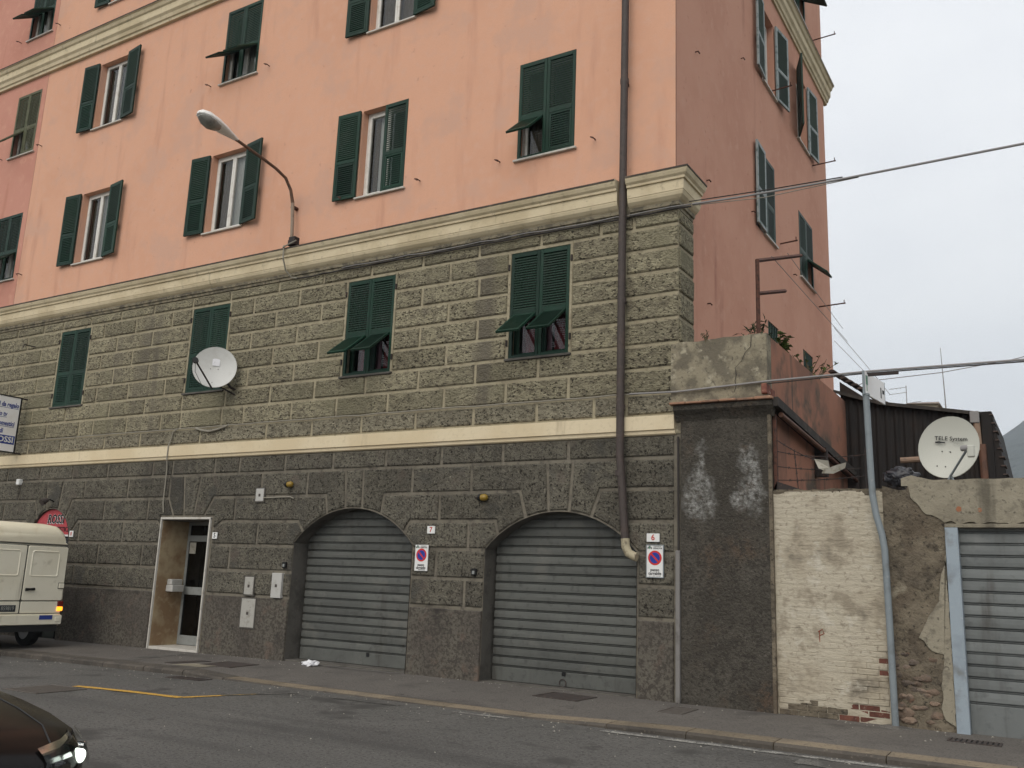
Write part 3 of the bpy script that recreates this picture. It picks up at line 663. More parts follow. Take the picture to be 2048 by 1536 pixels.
P(*seg('g7', -5.65, -5.23, 5), (-5.19, z2), (-4.62, z2), (-4.62, T), (-5.67, T))
P((-4.62, z2), (-3.45, z2), (-3.45, T), (-4.62, T))
P((-3.45, z2), (-2.55, z2), *seg('g6', -2.43, -2.04, 5), (-2.08, T), (-3.45, T))
P(*seg('g6', -2.04, -1.70, 4), (-1.65, T), (-2.08, T))
P(*seg('g6', -1.70, -1.34, 5), (-1.19, z2), (-0.82, z2), (-0.82, T), (-1.65, T))
P((-0.82, z2), (-0.04, z2), (-0.04, T), (-0.82, T))
# L3
P((-18.6, z3), (-16.26, z3), (-16.26, z2), (-18.6, z2))
P((-16.26, z3), (-15.35, z3), *seg('shop', -15.09, -14.93, 3), (-15.09, z2), (-16.26, z2))
P(*seg('shop', -13.90, -13.70, 3), (-13.45, z3), (-12.61, z3), (-12.61, z2), (-13.73, z2))
P((-12.61, z3), (-11.21, z3), (-11.21, z2), (-12.61, z2))
P((-11.21, z3), (-10.90, z3), (-10.77, 2.28), (-10.77, 2.47), (-10.42, 2.47), (-10.62, z2), (-11.21, z2))
P((-9.55, 2.47), (-9.28, 2.47), (-9.28, 2.22), (-9.01, z3), (-8.72, z3), (-8.72, z2), (-9.31, z2))
P((-8.72, z3), (-7.10, z3), *seg('g7', -6.95, -6.43, 5), (-6.49, z2), (-8.72, z2))
P(*seg('g7', -5.23, -4.73, 5), (-4.61, z3), (-4.04, z3), (-4.04, z2), (-5.19, z2))
P((-4.04, z3), (-2.97, z3), *seg('g6', -2.91, -2.43, 5), (-2.55, z2), (-4.04, z2))
P(*seg('g6', -1.34, -0.87, 5), (-0.80, z3), (-0.04, z3), (-0.04, z2), (-1.19, z2))
# L4
P((-18.6, z4), (-16.9, z4), (-16.9, z3), (-18.6, z3)); P((-16.9, z4), (-15.11, z4), (-15.11, 2.05), (-15.35, z3), (-16.9, z3))
P((-13.69, z4), (-13.36, z4), (-13.36, z3), (-13.45, z3), (-13.69, 2.1)); P((-13.36, z4), (-11.92, z4), (-11.92, z3), (-13.36, z3))
P((-11.92, z4), (-10.77, z4), (-10.77, 2.28), (-10.90, z3), (-11.92, z3))
P((-9.28, z4), (-8.08, z4), (-8.08, z3), (-9.01, z3), (-9.28, 2.22))
P((-8.08, z4), (-7.14, z4), *seg('g7', -7.12, -6.95, 3), (-7.10, z3), (-8.08, z3))
P((-4.54, z4), (-3.46, z4), (-3.46, z3), (-4.61, z3), *seg('g7', -4.73, -4.56, 3))
P((-3.46, z4), (-3.13, z4), *seg('g6', -3.10, -2.91, 3), (-2.97, z3), (-3.46, z3))
P((-0.61, z4), (-0.04, z4), (-0.04, z3), (-0.80, z3), *seg('g6', -0.87, -0.64, 3))
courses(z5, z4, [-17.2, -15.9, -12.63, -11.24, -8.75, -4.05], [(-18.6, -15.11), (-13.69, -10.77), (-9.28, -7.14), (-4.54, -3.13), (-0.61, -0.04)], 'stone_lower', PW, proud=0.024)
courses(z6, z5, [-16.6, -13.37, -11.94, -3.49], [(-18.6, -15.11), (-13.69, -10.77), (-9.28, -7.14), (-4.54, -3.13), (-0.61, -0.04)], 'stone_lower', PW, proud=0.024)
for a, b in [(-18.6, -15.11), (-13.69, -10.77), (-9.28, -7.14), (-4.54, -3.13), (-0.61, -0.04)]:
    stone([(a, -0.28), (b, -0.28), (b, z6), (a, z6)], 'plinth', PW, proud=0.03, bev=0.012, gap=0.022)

# --- belt course and cornices
def moulding(prof, mats, mi, name, x0, x1, ret=None, xc=0.0, parent=B):
    """prof (p, z): p = projection in front of the wall; ret = how far it returns along the side wall"""
    v = []; f = []; n = len(prof)
    rings = [[(x0, -p, z) for p, z in prof]]
    if ret: rings += [[(xc+p, -p, z) for p, z in prof], [(xc+p, ret, z) for p, z in prof]]
    else: rings += [[(x1, -p, z) for p, z in prof]]
    for r in rings: v += r
    fm = []
    for i in range(len(rings)-1):
        for k in range(n-1):
            f.append([i*n+k, i*n+k+1, (i+1)*n+k+1, (i+1)*n+k]); fm.append(mi[k])
    f.append([(len(rings)-1)*n+k for k in range(n)]); fm.append(0)
    f.append([k for k in range(n)][::-1]); fm.append(0)
    return mk(name, v, f, mats, parent, smooth=False, fix=False, mi=fm)
moulding([(-0.01, 3.585), (0.028, 3.59), (0.045, 3.605), (0.05, 3.655), (0.075, 3.66), (0.078, 3.862), (0.05, 3.868), (-0.01, 3.872)], ['cream'], [0]*7, 'belt_course', -26, -0.04)
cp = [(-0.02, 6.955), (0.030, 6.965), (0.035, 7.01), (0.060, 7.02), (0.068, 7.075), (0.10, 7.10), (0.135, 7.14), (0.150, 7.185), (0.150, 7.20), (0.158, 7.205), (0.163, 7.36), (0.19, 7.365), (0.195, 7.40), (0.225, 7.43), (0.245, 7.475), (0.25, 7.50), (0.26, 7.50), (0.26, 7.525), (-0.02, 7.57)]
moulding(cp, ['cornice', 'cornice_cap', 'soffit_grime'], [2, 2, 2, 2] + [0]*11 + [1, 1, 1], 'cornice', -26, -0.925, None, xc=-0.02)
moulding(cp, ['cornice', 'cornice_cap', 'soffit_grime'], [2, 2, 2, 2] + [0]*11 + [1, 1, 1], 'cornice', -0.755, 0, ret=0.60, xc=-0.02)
MB().box(-0.925, -0.755, -0.06, 0.02, 6.96, 7.55).build('cornice_notch', 'soffit_grime', B)
up_ = [(-0.04, 13.93), (0.04, 13.94), (0.05, 14.0), (0.08, 14.02), (0.10, 14.10), (0.14, 14.15), (0.145, 14.30), (0.18, 14.33), (0.21, 14.40), (0.24, 14.42), (0.245, 14.45), (-0.04, 14.50)]
moulding(up_, ['cornice', 'cornice_cap'], [0]*9 + [1, 1], 'cornice', -26, 0, ret=10.75, xc=-0.05)

# ================================================================== SHUTTERS AND WINDOWS
LW, LH = 0.535, 1.76
FLZ, FLH = 0.055, 0.66            # flap
def leaf_frame(h):
    mb = MB(); t = 0.021; s = 0.058; k = h/LH
    mb.cbox(0, s, -t, t, 0, h, 0.005); mb.cbox(LW-s, LW, -t, t, 0, h, 0.005)
    mb.cbox(s, LW-s, -t, t, h-0.075, h, 0.004)
    mb.cbox(s, LW-s, -t, t, 0.72*k, 0.72*k+0.075, 0.004)
    mb.cbox(s, LW-s, -t, t, 0, FLZ, 0.004)
    return mb
def slats(x0, x1, z0, z1, sgn, pitch=0.041):
    mb = MB(); n = int((z1-z0)/pitch)
    for i in range(n):
        z = z0+(i+0.5)*(z1-z0)/n
        y0, y1 = -sgn*0.019, sgn*0.017         # outer edge lower
        mb.add([(x0, y0, z-0.022), (x1, y0, z-0.022), (x1, y1, z+0.010), (x0, y1, z+0.010), (x0, y0, z-0.004), (x1, y0, z-0.004), (x1, y1, z+0.024), (x0, y1, z+0.024)],
               [(0, 3, 2, 1), (4, 5, 6, 7), (0, 1, 5, 4), (2, 3, 7, 6)])
    return mb
MESH = {}
def getmesh(key, fn, mat, smooth=False):
    if (key, mat) not in MESH:
        mb = fn(); me = bpy.data.meshes.new(key); me.from_pydata(mb.v, [], mb.f)
        mats = mat if isinstance(mat, tuple) else (mat,)
        for q in mats: me.materials.append(MATS[q])
        if len(mats) > 1: me.polygons.foreach_set('material_index', mb.mi)
        if key != 'pane':
            bm = bmesh.new(); bm.from_mesh(me); bmesh.ops.recalc_face_normals(bm, faces=bm.faces); bm.to_mesh(me); bm.free()
        if smooth: me.polygons.foreach_set('use_smooth', [True]*len(me.polygons))
        MESH[(key, mat)] = me
    return MESH[(key, mat)]
def flap_mb(sgn, h):
    k = h/LH; x0, x1 = 0.060, LW-0.060; H_ = 0.72*k-FLZ-0.006; t = 0.019
    mb = MB(); s = 0.036
    mb.cbox(x0, x0+s, -t, t, -H_, 0, 0.004); mb.cbox(x1-s, x1, -t, t, -H_, 0, 0.004)
    mb.cbox(x0+s, x1-s, -t, t, -s, 0, 0.004); mb.cbox(x0+s, x1-s, -t, t, -H_, -H_+s, 0.004)
    q = slats(x0+s, x1-s, -H_+s, -s, sgn); mb.add(q.v, q.f)
    return mb
def sub(o, parent, loc, rot=(0, 0, 0)):
    o.parent = parent; o.location = loc; o.rotation_euler = rot; COL.objects.link(o); return o
def leaf(parent, hinge, base, side, openang, flap=0, mat='shutter_green', h=LH, fmat=None):
    """side 'l' or 'r'; base = wall's turn about Z; openang 0 closed .. 180 flat on the wall"""
    sgn = 1 if side == 'l' else -1
    rz = base + (-rad(openang) if side == 'l' else math.pi+rad(openang))
    o = inst('shutter', getmesh('leaf%.2f' % h, lambda: leaf_frame(h), fmat or mat), parent, hinge, (0, 0, rz))
    k = h/LH
    s_ = bpy.data.objects.new('slats', getmesh('slats%d%.2f' % (sgn, h), lambda: slats(0.058, LW-0.058, 0.72*k+0.078, h-0.078, sgn), 'slat_green' if mat == 'shutter_green' else mat)); s_['kind'] = 'stuff'
    sub(s_, o, (0, 0, 0))
    f_ = bpy.data.objects.new('flap', getmesh('flap%d%.2f' % (sgn, h), lambda: flap_mb(sgn, h), mat))
    sub(f_, o, (0, 0, 0.72*k-0.004), (-sgn*rad(flap), 0, 0))
    return o
def win_frame():
    mb = MB(); a, b = 0.0, 1.08; h = 1.77
    for q in ((a, a+0.06, 0, h), (b-0.06, b, 0, h), (a+0.06, b-0.06, h-0.06, h), (a+0.06, b-0.06, 0, 0.05)): mb.cbox(q[0], q[1], 0, 0.07, q[2], q[3], 0.006)
    for x0, x1 in ((0.062, 0.538), (0.542, 1.018)):
        for q in ((x0, x0+0.05, 0.055, h-0.065), (x1-0.05, x1, 0.055, h-0.065), (x0+0.05, x1-0.05, h-0.12, h-0.065), (x0+0.05, x1-0.05, 0.055, 0.12)):
            mb.cbox(q[0], q[1], -0.02, 0.045, q[2], q[3], 0.006)
    return mb
def pane_mb():
    return MB().add([(0, 0, 0), (0.376, 0, 0), (0.376, 0, 1.53), (0, 0, 1.53)], [(0, 1, 2, 3)])
def curtain_mb(w_, h, amp=0.02):
    mb = MB(); n = max(8, int(w_/0.012)); v = []
    for i in range(n+1):
        y = amp*math.sin(i*0.62)+amp*0.4*math.sin(i*0.23+1)
        v += [(w_*i/n, y, 0), (w_*i/n, y, h)]
    mb.add(v, [[2*i, 2*i+2, 2*i+3, 2*i+1] for i in range(n)]); return mb
def sill_mb(w_):
    return MB().cbox(-0.05, w_+0.05, -0.055, 0.22, -0.035, 0.002, 0.005)
def window(parent, wl, z0, base, width=1.08, curt='white', fm='white_paint', sill='marble', depth=0.15):
    """wl: world point at the opening's lower left corner on the wall face"""
    rot = Matrix.Rotation(base, 3, 'Z'); wl = Vector(wl)
    kx = width/1.08
    o = inst('window', getmesh('winframe', win_frame, fm), parent, wl + rot @ Vector((0, depth, 0.003)), (0, 0, base)); o.scale = (kx, 1, 1)
    for xx in (0.112, 0.592):
        p = bpy.data.objects.new('pane', getmesh('pane', pane_mb, 'glass')); sub(p, o, (xx, 0.01, 0.12))
    s_ = bpy.data.objects.new('sill', getmesh('sill', lambda: sill_mb(1.08), sill)); sub(s_, o, (0, -depth, 0))
    def cur(x, w_, mt, y=0.11):
        c = bpy.data.objects.new('curtain', getmesh('curt%.2f' % w_, lambda: curtain_mb(w_, 1.66), mt, True)); sub(c, o, (x, y, 0.06))
    if curt == 'white': cur(0.06, 0.96, 'curtain')
    elif curt == 'half': cur(0.06, 0.30, 'curtain_brown'); cur(0.36, 0.66, 'curtain')
    elif curt == 'left': cur(0.06, 0.18, 'curtain_brown'); cur(0.24, 0.24, 'curtain')
    elif curt == 'brown': cur(0.06, 0.46, 'curtain_brown'); cur(0.54, 0.48, 'curtain')
    elif curt == 'red': cur(0.06, 0.30, 'curtain_red', 0.16); cur(0.38, 0.26, 'curtain_lilac', 0.12); cur(0.66, 0.36, 'curtain_red', 0.16)
    elif curt == 'dim': cur(0.06, 0.96, 'curtain_brown')
    return o
def hooks(parent, xa, xb, z):
    for xx in (xa, xb):
        MB().tube([(xx, 0.03, z), (xx-0.01, -0.05, z+0.01), (xx-0.02, -0.11, z-0.01), (xx+0.05, -0.115, z-0.055)], 0.011, 5).build('shutter_hook', 'rust', parent)
def facade_window(par, xi, row, la, ra, fl=0, fr=0, curt='white', mat='shutter_green', fm='white_paint', hk=True, yy=PY, lift=0.0, sill='marble'):
    a, b = xi; z0 = row[0]
    window(par, (a, yy, z0), z0, 0.0, curt=curt, fm=fm, sill=sill)
    for side, ang, fp in (('l', la, fl), ('r', ra, fr)):
        yo = yy-0.030 if ang > 90 else yy+0.012
        hx = (a+0.003) if side == 'l' else (b-0.003)
        if ang > 90: hx += -0.02 if side == 'l' else 0.02; yo = yy-0.045
        leaf(par, (hx, yo, z0+0.006), 0.0, side, ang, fp, mat)
    if hk: hooks(par, a-0.33, b+0.38, z0+0.05)
# stone storey
facade_window(B, XW[0], STONEW, 0, 0, curt='dim', hk=False, yy=0.0, sill='jamb')
facade_window(B, XW[1], STONEW, 0, 0, curt='dim', hk=False, yy=0.0, sill='jamb')
facade_window(B, XW[2], STONEW, 0, 0, 52, 52, curt='red', fm='shutter_green', hk=False, yy=0.0, sill='jamb')
facade_window(B, XW[3], STONEW, 0, 0, 52, 52, curt='red', fm='shutter_green', hk=False, yy=0.0, sill='jamb')
# pink rows
facade_window(B, XW[0], ROWA, 176, 172, curt='half', hk=False)
facade_window(B, XW[1], ROWA, 176, 170, curt='half', hk=False)
facade_window(B, XW[2], ROWA, 177, 0, curt='left')
facade_window(B, XW[3], ROWA, 0, 0, 48, 0, curt='half')
facade_window(B, XW[0], ROWB, 176, 172, curt='brown', hk=False)
facade_window(B, XW[1], ROWB, 0, 0, 56, 56, curt='half')
facade_window(B, XW[2], ROWB, 176, 173, curt='dim', hk=False)
facade_window(B, XW[3], ROWB, 0, 0, curt='dim')
facade_window(B, XW[0], ROWC, 176, 174, curt='dim', hk=False)
facade_window(B, XW[1], ROWC, 176, 174, curt='white', hk=False)
facade_window(B, XW[2], ROWC, 0, 0, curt='dim'); facade_window(B, XW[3], ROWC, 0, 0, curt='dim')
NWX = (-18.52, -17.46)
facade_window(BN, NWX, ROWA, 0, 0, 50, 50, curt='half')
facade_window(BN, NWX, ROWB, 0, 0, 44, 0, curt='dim', mat='shutter_olive')
facade_window(BN, NWX, ROWC, 0, 0, 56, 56, curt='half')
# painted timber surrounds let into the stone for the lower windows
for a, b in XW:
    mb = MB()
    mb.box(a-0.045, a-0.002, -0.012, 0.08, STONEW[0]-0.02, STONEW[1]+0.04); mb.box(b+0.002, b+0.045, -0.012, 0.08, STONEW[0]-0.02, STONEW[1]+0.04); mb.box(a-0.002, b+0.002, -0.012, 0.08, STONEW[1]+0.003, STONEW[1]+0.04)
    mb.build('window_surround', 'joint_upper', B)
    for xx in (a-0.03, b+0.03):
        for z in (5.15, 6.42): MB().cbox(xx-0.014, xx+0.014, -0.035, 0.01, z, z+0.10, 0.004).build('hinge', 'dark_iron', B)

# side wall windows (base 90 deg: outside is +X, along-wall is +Y)
EB = math.pi/2; EX = -0.05
def side_window(ya, yb, z0, h, la, ra, fl=0, fr=0, curt='dim', lw=None, smat='shutter_green'):
    window(B, (EX, ya, z0), z0, EB, width=yb-ya, curt=curt)
    for side, ang, fp, y in (('l', la, fl, ya), ('r', ra, fr, yb)):
        off = 0.045 if ang > 90 else -0.012
        o = leaf(B, (EX+off, y, z0+0.006), EB, side, ang, fp, smat, h=h, fmat='shutter_pale' if ang > 165 else None)
        o.scale = ((lw or (yb-ya)/2)/LW, 1, 1)
side_window(4.86, 5.76, 11.60, 1.74, 176, 172, lw=0.64)
side_window(7.62, 8.56, 11.60, 1.74, 158, 174, lw=0.64)
side_window(4.72, 5.55, 8.25, 1.69, 178, 0, lw=0.64)
side_window(7.50, 8.75, 8.25, 1.54, 0, 0, 0, 50)
side_window(7.50, 8.75, 15.05, 1.74, 0, 0, 0, 60)
def grill(y0, y1, z0, z1, n):
    mb = MB().box(EX-0.08, EX-0.05, y0, y1, z0, z1); mb.build('grille_back', 'black', B)
    for i in range(n):
        y = y0+(i+0.5)*(y1-y0)/n; MB().box(EX-0.03, EX-0.01, y-0.02, y+0.02, z0, z1).build('grille_bar', 'shutter_green', B)
    for z in (z0+0.03, (z0+z1)/2, z1-0.03): MB().box(EX-0.045, EX-0.03, y0, y1, z-0.015, z+0.015).build('grille_bar', 'shutter_green', B)
grill(7.55, 8.45, 6.20, 6.62, 8); grill(4.85, 5.60, 5.75, 6.55, 6)
MB().box(EX-0.22, EX-0.10, 4.25, 4.7, 8.25, 9.95).build('shutter_backing', 'dark_room', B)
# clothes line brackets on the side wall
for (y, z, ln) in ((9.6, 15.2, 0.55), (9.0, 11.50, 0.55), (9.2, 8.02, 0.6), (5.9, 8.45, 0.35), (5.6, 11.75, 0.4)):
    MB().tube([(EX-0.02, y, z), (EX+ln, y, z+0.02)], 0.017, 6).build('clothesline_bracket', 'rust', B)
    MB().tube([(EX+ln-0.03, y, z+0.0), (EX+ln-0.03, y, z+0.10)], 0.010, 5).build('bracket_pin', 'rust', B)
for y, z in ((0.9, 12.9), (0.9, 10.05), (1.4, 8.0), (1.4, 5.9), (3.4, 11.3), (3.9, 8.4), (6.9, 8.1)):
    MB().tube([(EX-0.01, y, z), (EX+0.05, y, z), (EX+0.055, y+0.06, z-0.01)], 0.012, 5).build('wall_hook', 'rust', B)

# ================================================================== DOORWAY 5
x0, x1, zt = -10.74, -9.31, 2.44
mb = MB(); mb.cbox(x0, x0+0.03, -0.05, 0.0, -0.06, zt, 0.006); mb.cbox(x1-0.035, x1, -0.05, 0.0, -0.06, zt, 0.006); mb.cbox(x0, x1, -0.052, 0.0, zt-0.028, zt+0.012, 0.006)
mb.build('door_surround', 'marble', B)
MB().box(x0, x0+0.04, 0.0, 1.0, -0.06, zt).build('door_reveal', 'travertine', B)
MB().box(x1-0.04, x1, 0.0, 1.0, -0.06, zt).build('door_reveal', 'travertine', B)
MB().box(x0+0.04, x1-0.04, 0.0, 1.0, zt-0.04, zt).build('door_soffit', 'jamb', B)
MB().cbox(x0+0.04, x1-0.04, -0.03, 0.98, -0.10, 0.012, 0.006).build('doorstep', 'marble', B)
DY = 0.62
D = MB()
for q in ((x0+0.04, x0+0.10, 0.02, zt-0.04), (x1-0.10, x1-0.04, 0.02, zt-0.04), (-10.06, -9.99, 0.02, 2.10)): D.cbox(q[0], q[1], DY, DY+0.06, q[2], q[3], 0.005)
for z0, z1 in ((0.02, 0.20), (0.98, 1.13), (2.02, 2.14), (zt-0.10, zt-0.04)): D.cbox(x0+0.10, x1-0.10, DY-0.003, DY+0.057, z0, z1, 0.005)
door = D.build('entrance_door', 'alu', B)
for z0, z1 in ((0.20, 0.98), (1.13, 2.02), (2.14, zt-0.10)):
    MB().add([(x0+0.10, DY+0.02, z0), (x1-0.10, DY+0.02, z0), (x1-0.10, DY+0.02, z1), (x0+0.10, DY+0.02, z1)], [(0, 1, 2, 3)]).build('door_pane', 'glass_dark', door, fix=False)
MB().box(-9.50, -9.44, DY-0.04, DY, 1.0, 1.10).build('door_lock', 'black', door)
MB().box(x0+0.02, x1-0.02, 1.25, 1.28, 0, zt+0.3).build('hall_wall', 'dark_room', B)
nl = MB().box(-9.72, -9.52, DY-0.004, DY-0.001, 1.14, 1.36).build('notice', 'paper', None); tag(nl, 'white paper notice taped low on the entrance door glass', 'notice')
nl = MB().box(-10.60, -10.42, DY-0.004, DY-0.001, 1.78, 2.00).build('notice', 'rag', None); tag(nl, 'small grey notice at the top of the entrance door glass', 'notice')
lb = empty('letterbox', (-10.62, 0.36, 1.05), 'white letterbox hung on the stone reveal of doorway 5', 'letterbox')
MB().cbox(-10.70, -10.50, 0.22, 0.50, 1.03, 1.16, 0.01).build('box', 'meter_clean', lb)
MB().cbox(-10.69, -10.55, 0.23, 0.49, 1.162, 1.27, 0.01).build('lid', 'meter_clean', lb)

# ================================================================== ROLLER DOORS
def slat_mb(wd_, pitch):
    pr = [(0.022, 0.0), (0.022, 0.012), (0.002, 0.013), (0.002, 0.019), (0.022, 0.020), (0.022, 0.029), (-0.010, 0.031), (-0.014, 0.038), (-0.016, pitch*0.6), (-0.014, pitch-0.006), (-0.010, pitch-0.001), (0.03, pitch-0.001), (0.03, 0.0)]
    v = [(-wd_/2, y, z) for y, z in pr] + [(wd_/2, y, z) for y, z in pr]; n = len(pr)
    mb = MB(); mb.add(v, [[k, (k+1) % n, n+(k+1) % n, n+k] for k in range(n)] + [list(range(n))[::-1], [n+k for k in range(n)]]); return mb
def roller(par, xa, xb, y, z0, z1, pitch, mat, bottom=0.20, name='roller_door'):
    c = (xa+xb)/2
    mb = MB().cbox(xa, xb, y-0.018, y+0.02, z0, z0+bottom, 0.006)
    rd = mb.build(name, mat, par)
    me = getmesh('slat%.2f%.3f' % (xb-xa, pitch), lambda: slat_mb(xb-xa, pitch), mat)
    z = z0+bottom
    while z < z1:
        inst('slat', me, rd, (c, y+RND.uniform(-.002, .002), z)); z += pitch
    return rd
r7 = roller(B, -7.08, -4.52, 0.30, 0.03, 2.66, 0.137, 'grey_steel')
r6 = roller(B, -3.08, -0.62, 0.26, 0.02, 2.58, 0.137, 'grey_steel')
for rd, cx, y in ((r7, -5.55, 0.28), (r6, -1.85, 0.24)):
    MB().cbox(cx-0.03, cx+0.03, y-0.012, y, 0.17, 0.23, 0.004).build('lock', 'black', rd)
MB().tube([(-1.86+0.055*math.cos(t*math.pi/6), 0.225, 0.07+0.055*math.sin(t*math.pi/6)) for t in range(13)], 0.007, 5).build('pull_ring', 'cast_iron', r6)
for k, z0 in (('g7', 0.02), ('g6', 0.01)):
    cx, a = AR[k][:2]
    MB().cbox(cx-a, cx+a, 0.0, 0.5, -0.1, z0+0.005, 0.004).build('threshold', 'jamb', B)
# shop front under the red arch
shop = MB().add([(-15.11, 0.32, -0.2), (-13.69, 0.32, -0.2), (-13.69, 0.32, 2.1), (-15.11, 0.32, 2.1)], [(0, 1, 2, 3)]).build('shop_window', 'glass_dark', B, fix=False)
MB().box(-15.15, -13.65, 0.9, 0.93, -0.2, 2.6).build('shop_back', 'dark_room', B)
MB().box(-13.75, -13.69, 0.26, 0.31, -0.2, 2.1).build('shop_frame', 'alu', B)
sg = empty('shop_arch_sign', (-14.4, 0.05, 2.1), 'red arched shop sign reading ROSSI over the shop door behind the van', 'sign')
pts = [(-15.09, 2.10)] + [(x, z-0.01) for x, z in arc('shop') if abs(x+14.4) < 0.70] + [(-13.71, 2.10)]
MB().poly(pts, 0.03, 0.09).build('panel', 'awning_red', sg)
MB().box(-15.08, -13.72, 0.0, 0.12, 2.06, 2.095).build('rim', 'sign_white', sg)
text('lettering_shadow', 'ROSSI', 0.27, 'sign_white', sg, (-14.29, 0.024, 2.415), FRONT, bold=0.012, shear=0.15, sx=0.85)
text('lettering', 'ROSSI', 0.27, 'text_black', sg, (-14.28, 0.018, 2.42), FRONT, bold=0.004, shear=0.15, sx=0.85)
text('lettering', 'ELETTRODOMESTICI', 0.145, 'text_black', sg, (-14.40, 0.022, 2.205), FRONT, sx=0.92)
ll = empty('shop_sign_lamp', (-14.4, 0.0, 2.78), 'small dark lamp above the red arched shop sign', 'lamp')
MB().tube([(-14.38, 0.0, 2.80), (-14.38, -0.12, 2.84), (-14.38, -0.2, 2.80)], 0.015, 6).build('arm', 'black', ll)
MB().tube([(-14.38, -0.17, 2.83), (-14.38, -0.30, 2.76)], [0.05, 0.075], 10).build('shade', 'cast_iron', ll)

# blade sign, perpendicular to the wall
bs = empty('blade_sign', (-15.9, -0.6, 3.9), 'white lit box sign with blue shop lettering projecting from the stone wall', 'sign')
BX = -15.9
MB().cbox(BX-0.09, BX+0.0, -1.13, -0.20, 3.92, 5.17, 0.01).build('box', 'lightbox', bs)
mb = MB()
mb.box(BX-0.10, BX+0.012, -0.20, -0.175, 3.90, 5.19); mb.box(BX-0.10, BX+0.012, -1.155, -1.13, 3.90, 5.19); mb.box(BX-0.10, BX+0.012, -1.13, -0.20, 5.17, 5.19); mb.box(BX-0.10, BX+0.012, -1.13, -0.20, 3.90, 3.92)
mb.build('frame', 'black', bs)
for z in (3.91, 5.18): MB().tube([(BX-0.05, -0.2, z), (BX-0.05, 0.02, z)], 0.018, 6).build('bracket', 'dark_iron', bs)
MB().cbox(BX+0.001, BX+0.004, -1.10, -0.222, 4.09, 4.285, 0.0005).build('blue_band', 'text_blue', bs)
text('lettering', 'ROSSI', 0.185, 'sign_white', bs, (BX+0.008, -0.250, 4.185), EAST, align='RIGHT', bold=0.004)
for body, z, ry in (('articoli da regalo', 4.98, -0.215), ('radio tv', 4.76, -0.46), ('elettrodomestici', 4.55, -0.26), ('arredi', 4.375, -0.50)):
    text('lettering', body, 0.150, 'text_blue', bs, (BX+0.004, ry-0.02, z), EAST, align='RIGHT', shear=0.1, sx=0.72, bold=0.003)
    if body != 'arredi': MB().box(BX+0.001, BX+0.003, ry-0.55, ry-0.02, z-0.075, z-0.067).build('underline', 'text_blue', bs)

# ================================================================== WALL FITTINGS
def number(n, cx, cz, w_, h, label, mat, size):
    e = MB().cbox(cx-w_/2, cx+w_/2, -0.052, -0.036, cz-h/2, cz+h/2, 0.003).build('house_number', 'sign_white', None)
    tag(e, label, 'house number')
    text('numeral', n, size, mat, e, (cx, -0.0535, cz), FRONT, ex=0.0008, bold=0.002)
number('7', -4.155, 2.24, 0.15, 0.12, 'white number plate with red 7 on the pier between the garages', 'text_red', 0.115)
number('6', -0.355, 2.15, 0.19, 0.115, 'white number plate with red 6 beside the end garage', 'text_red', 0.115)
number('5', -9.15, 2.11, 0.13, 0.12, 'white number plate with black 5 beside the entrance doorway', 'text_black', 0.12)
number('8', -13.56, 2.11, 0.13, 0.13, 'small number plate with red 8 beside the red arched shop sign', 'text_red', 0.11)
def disc(cx, cz, r, y0, y1, n=28):
    return MB().poly([(cx+r*math.cos(2*math.pi*k/n), cz+r*math.sin(2*math.pi*k/n)) for k in range(n)], y0, y1)
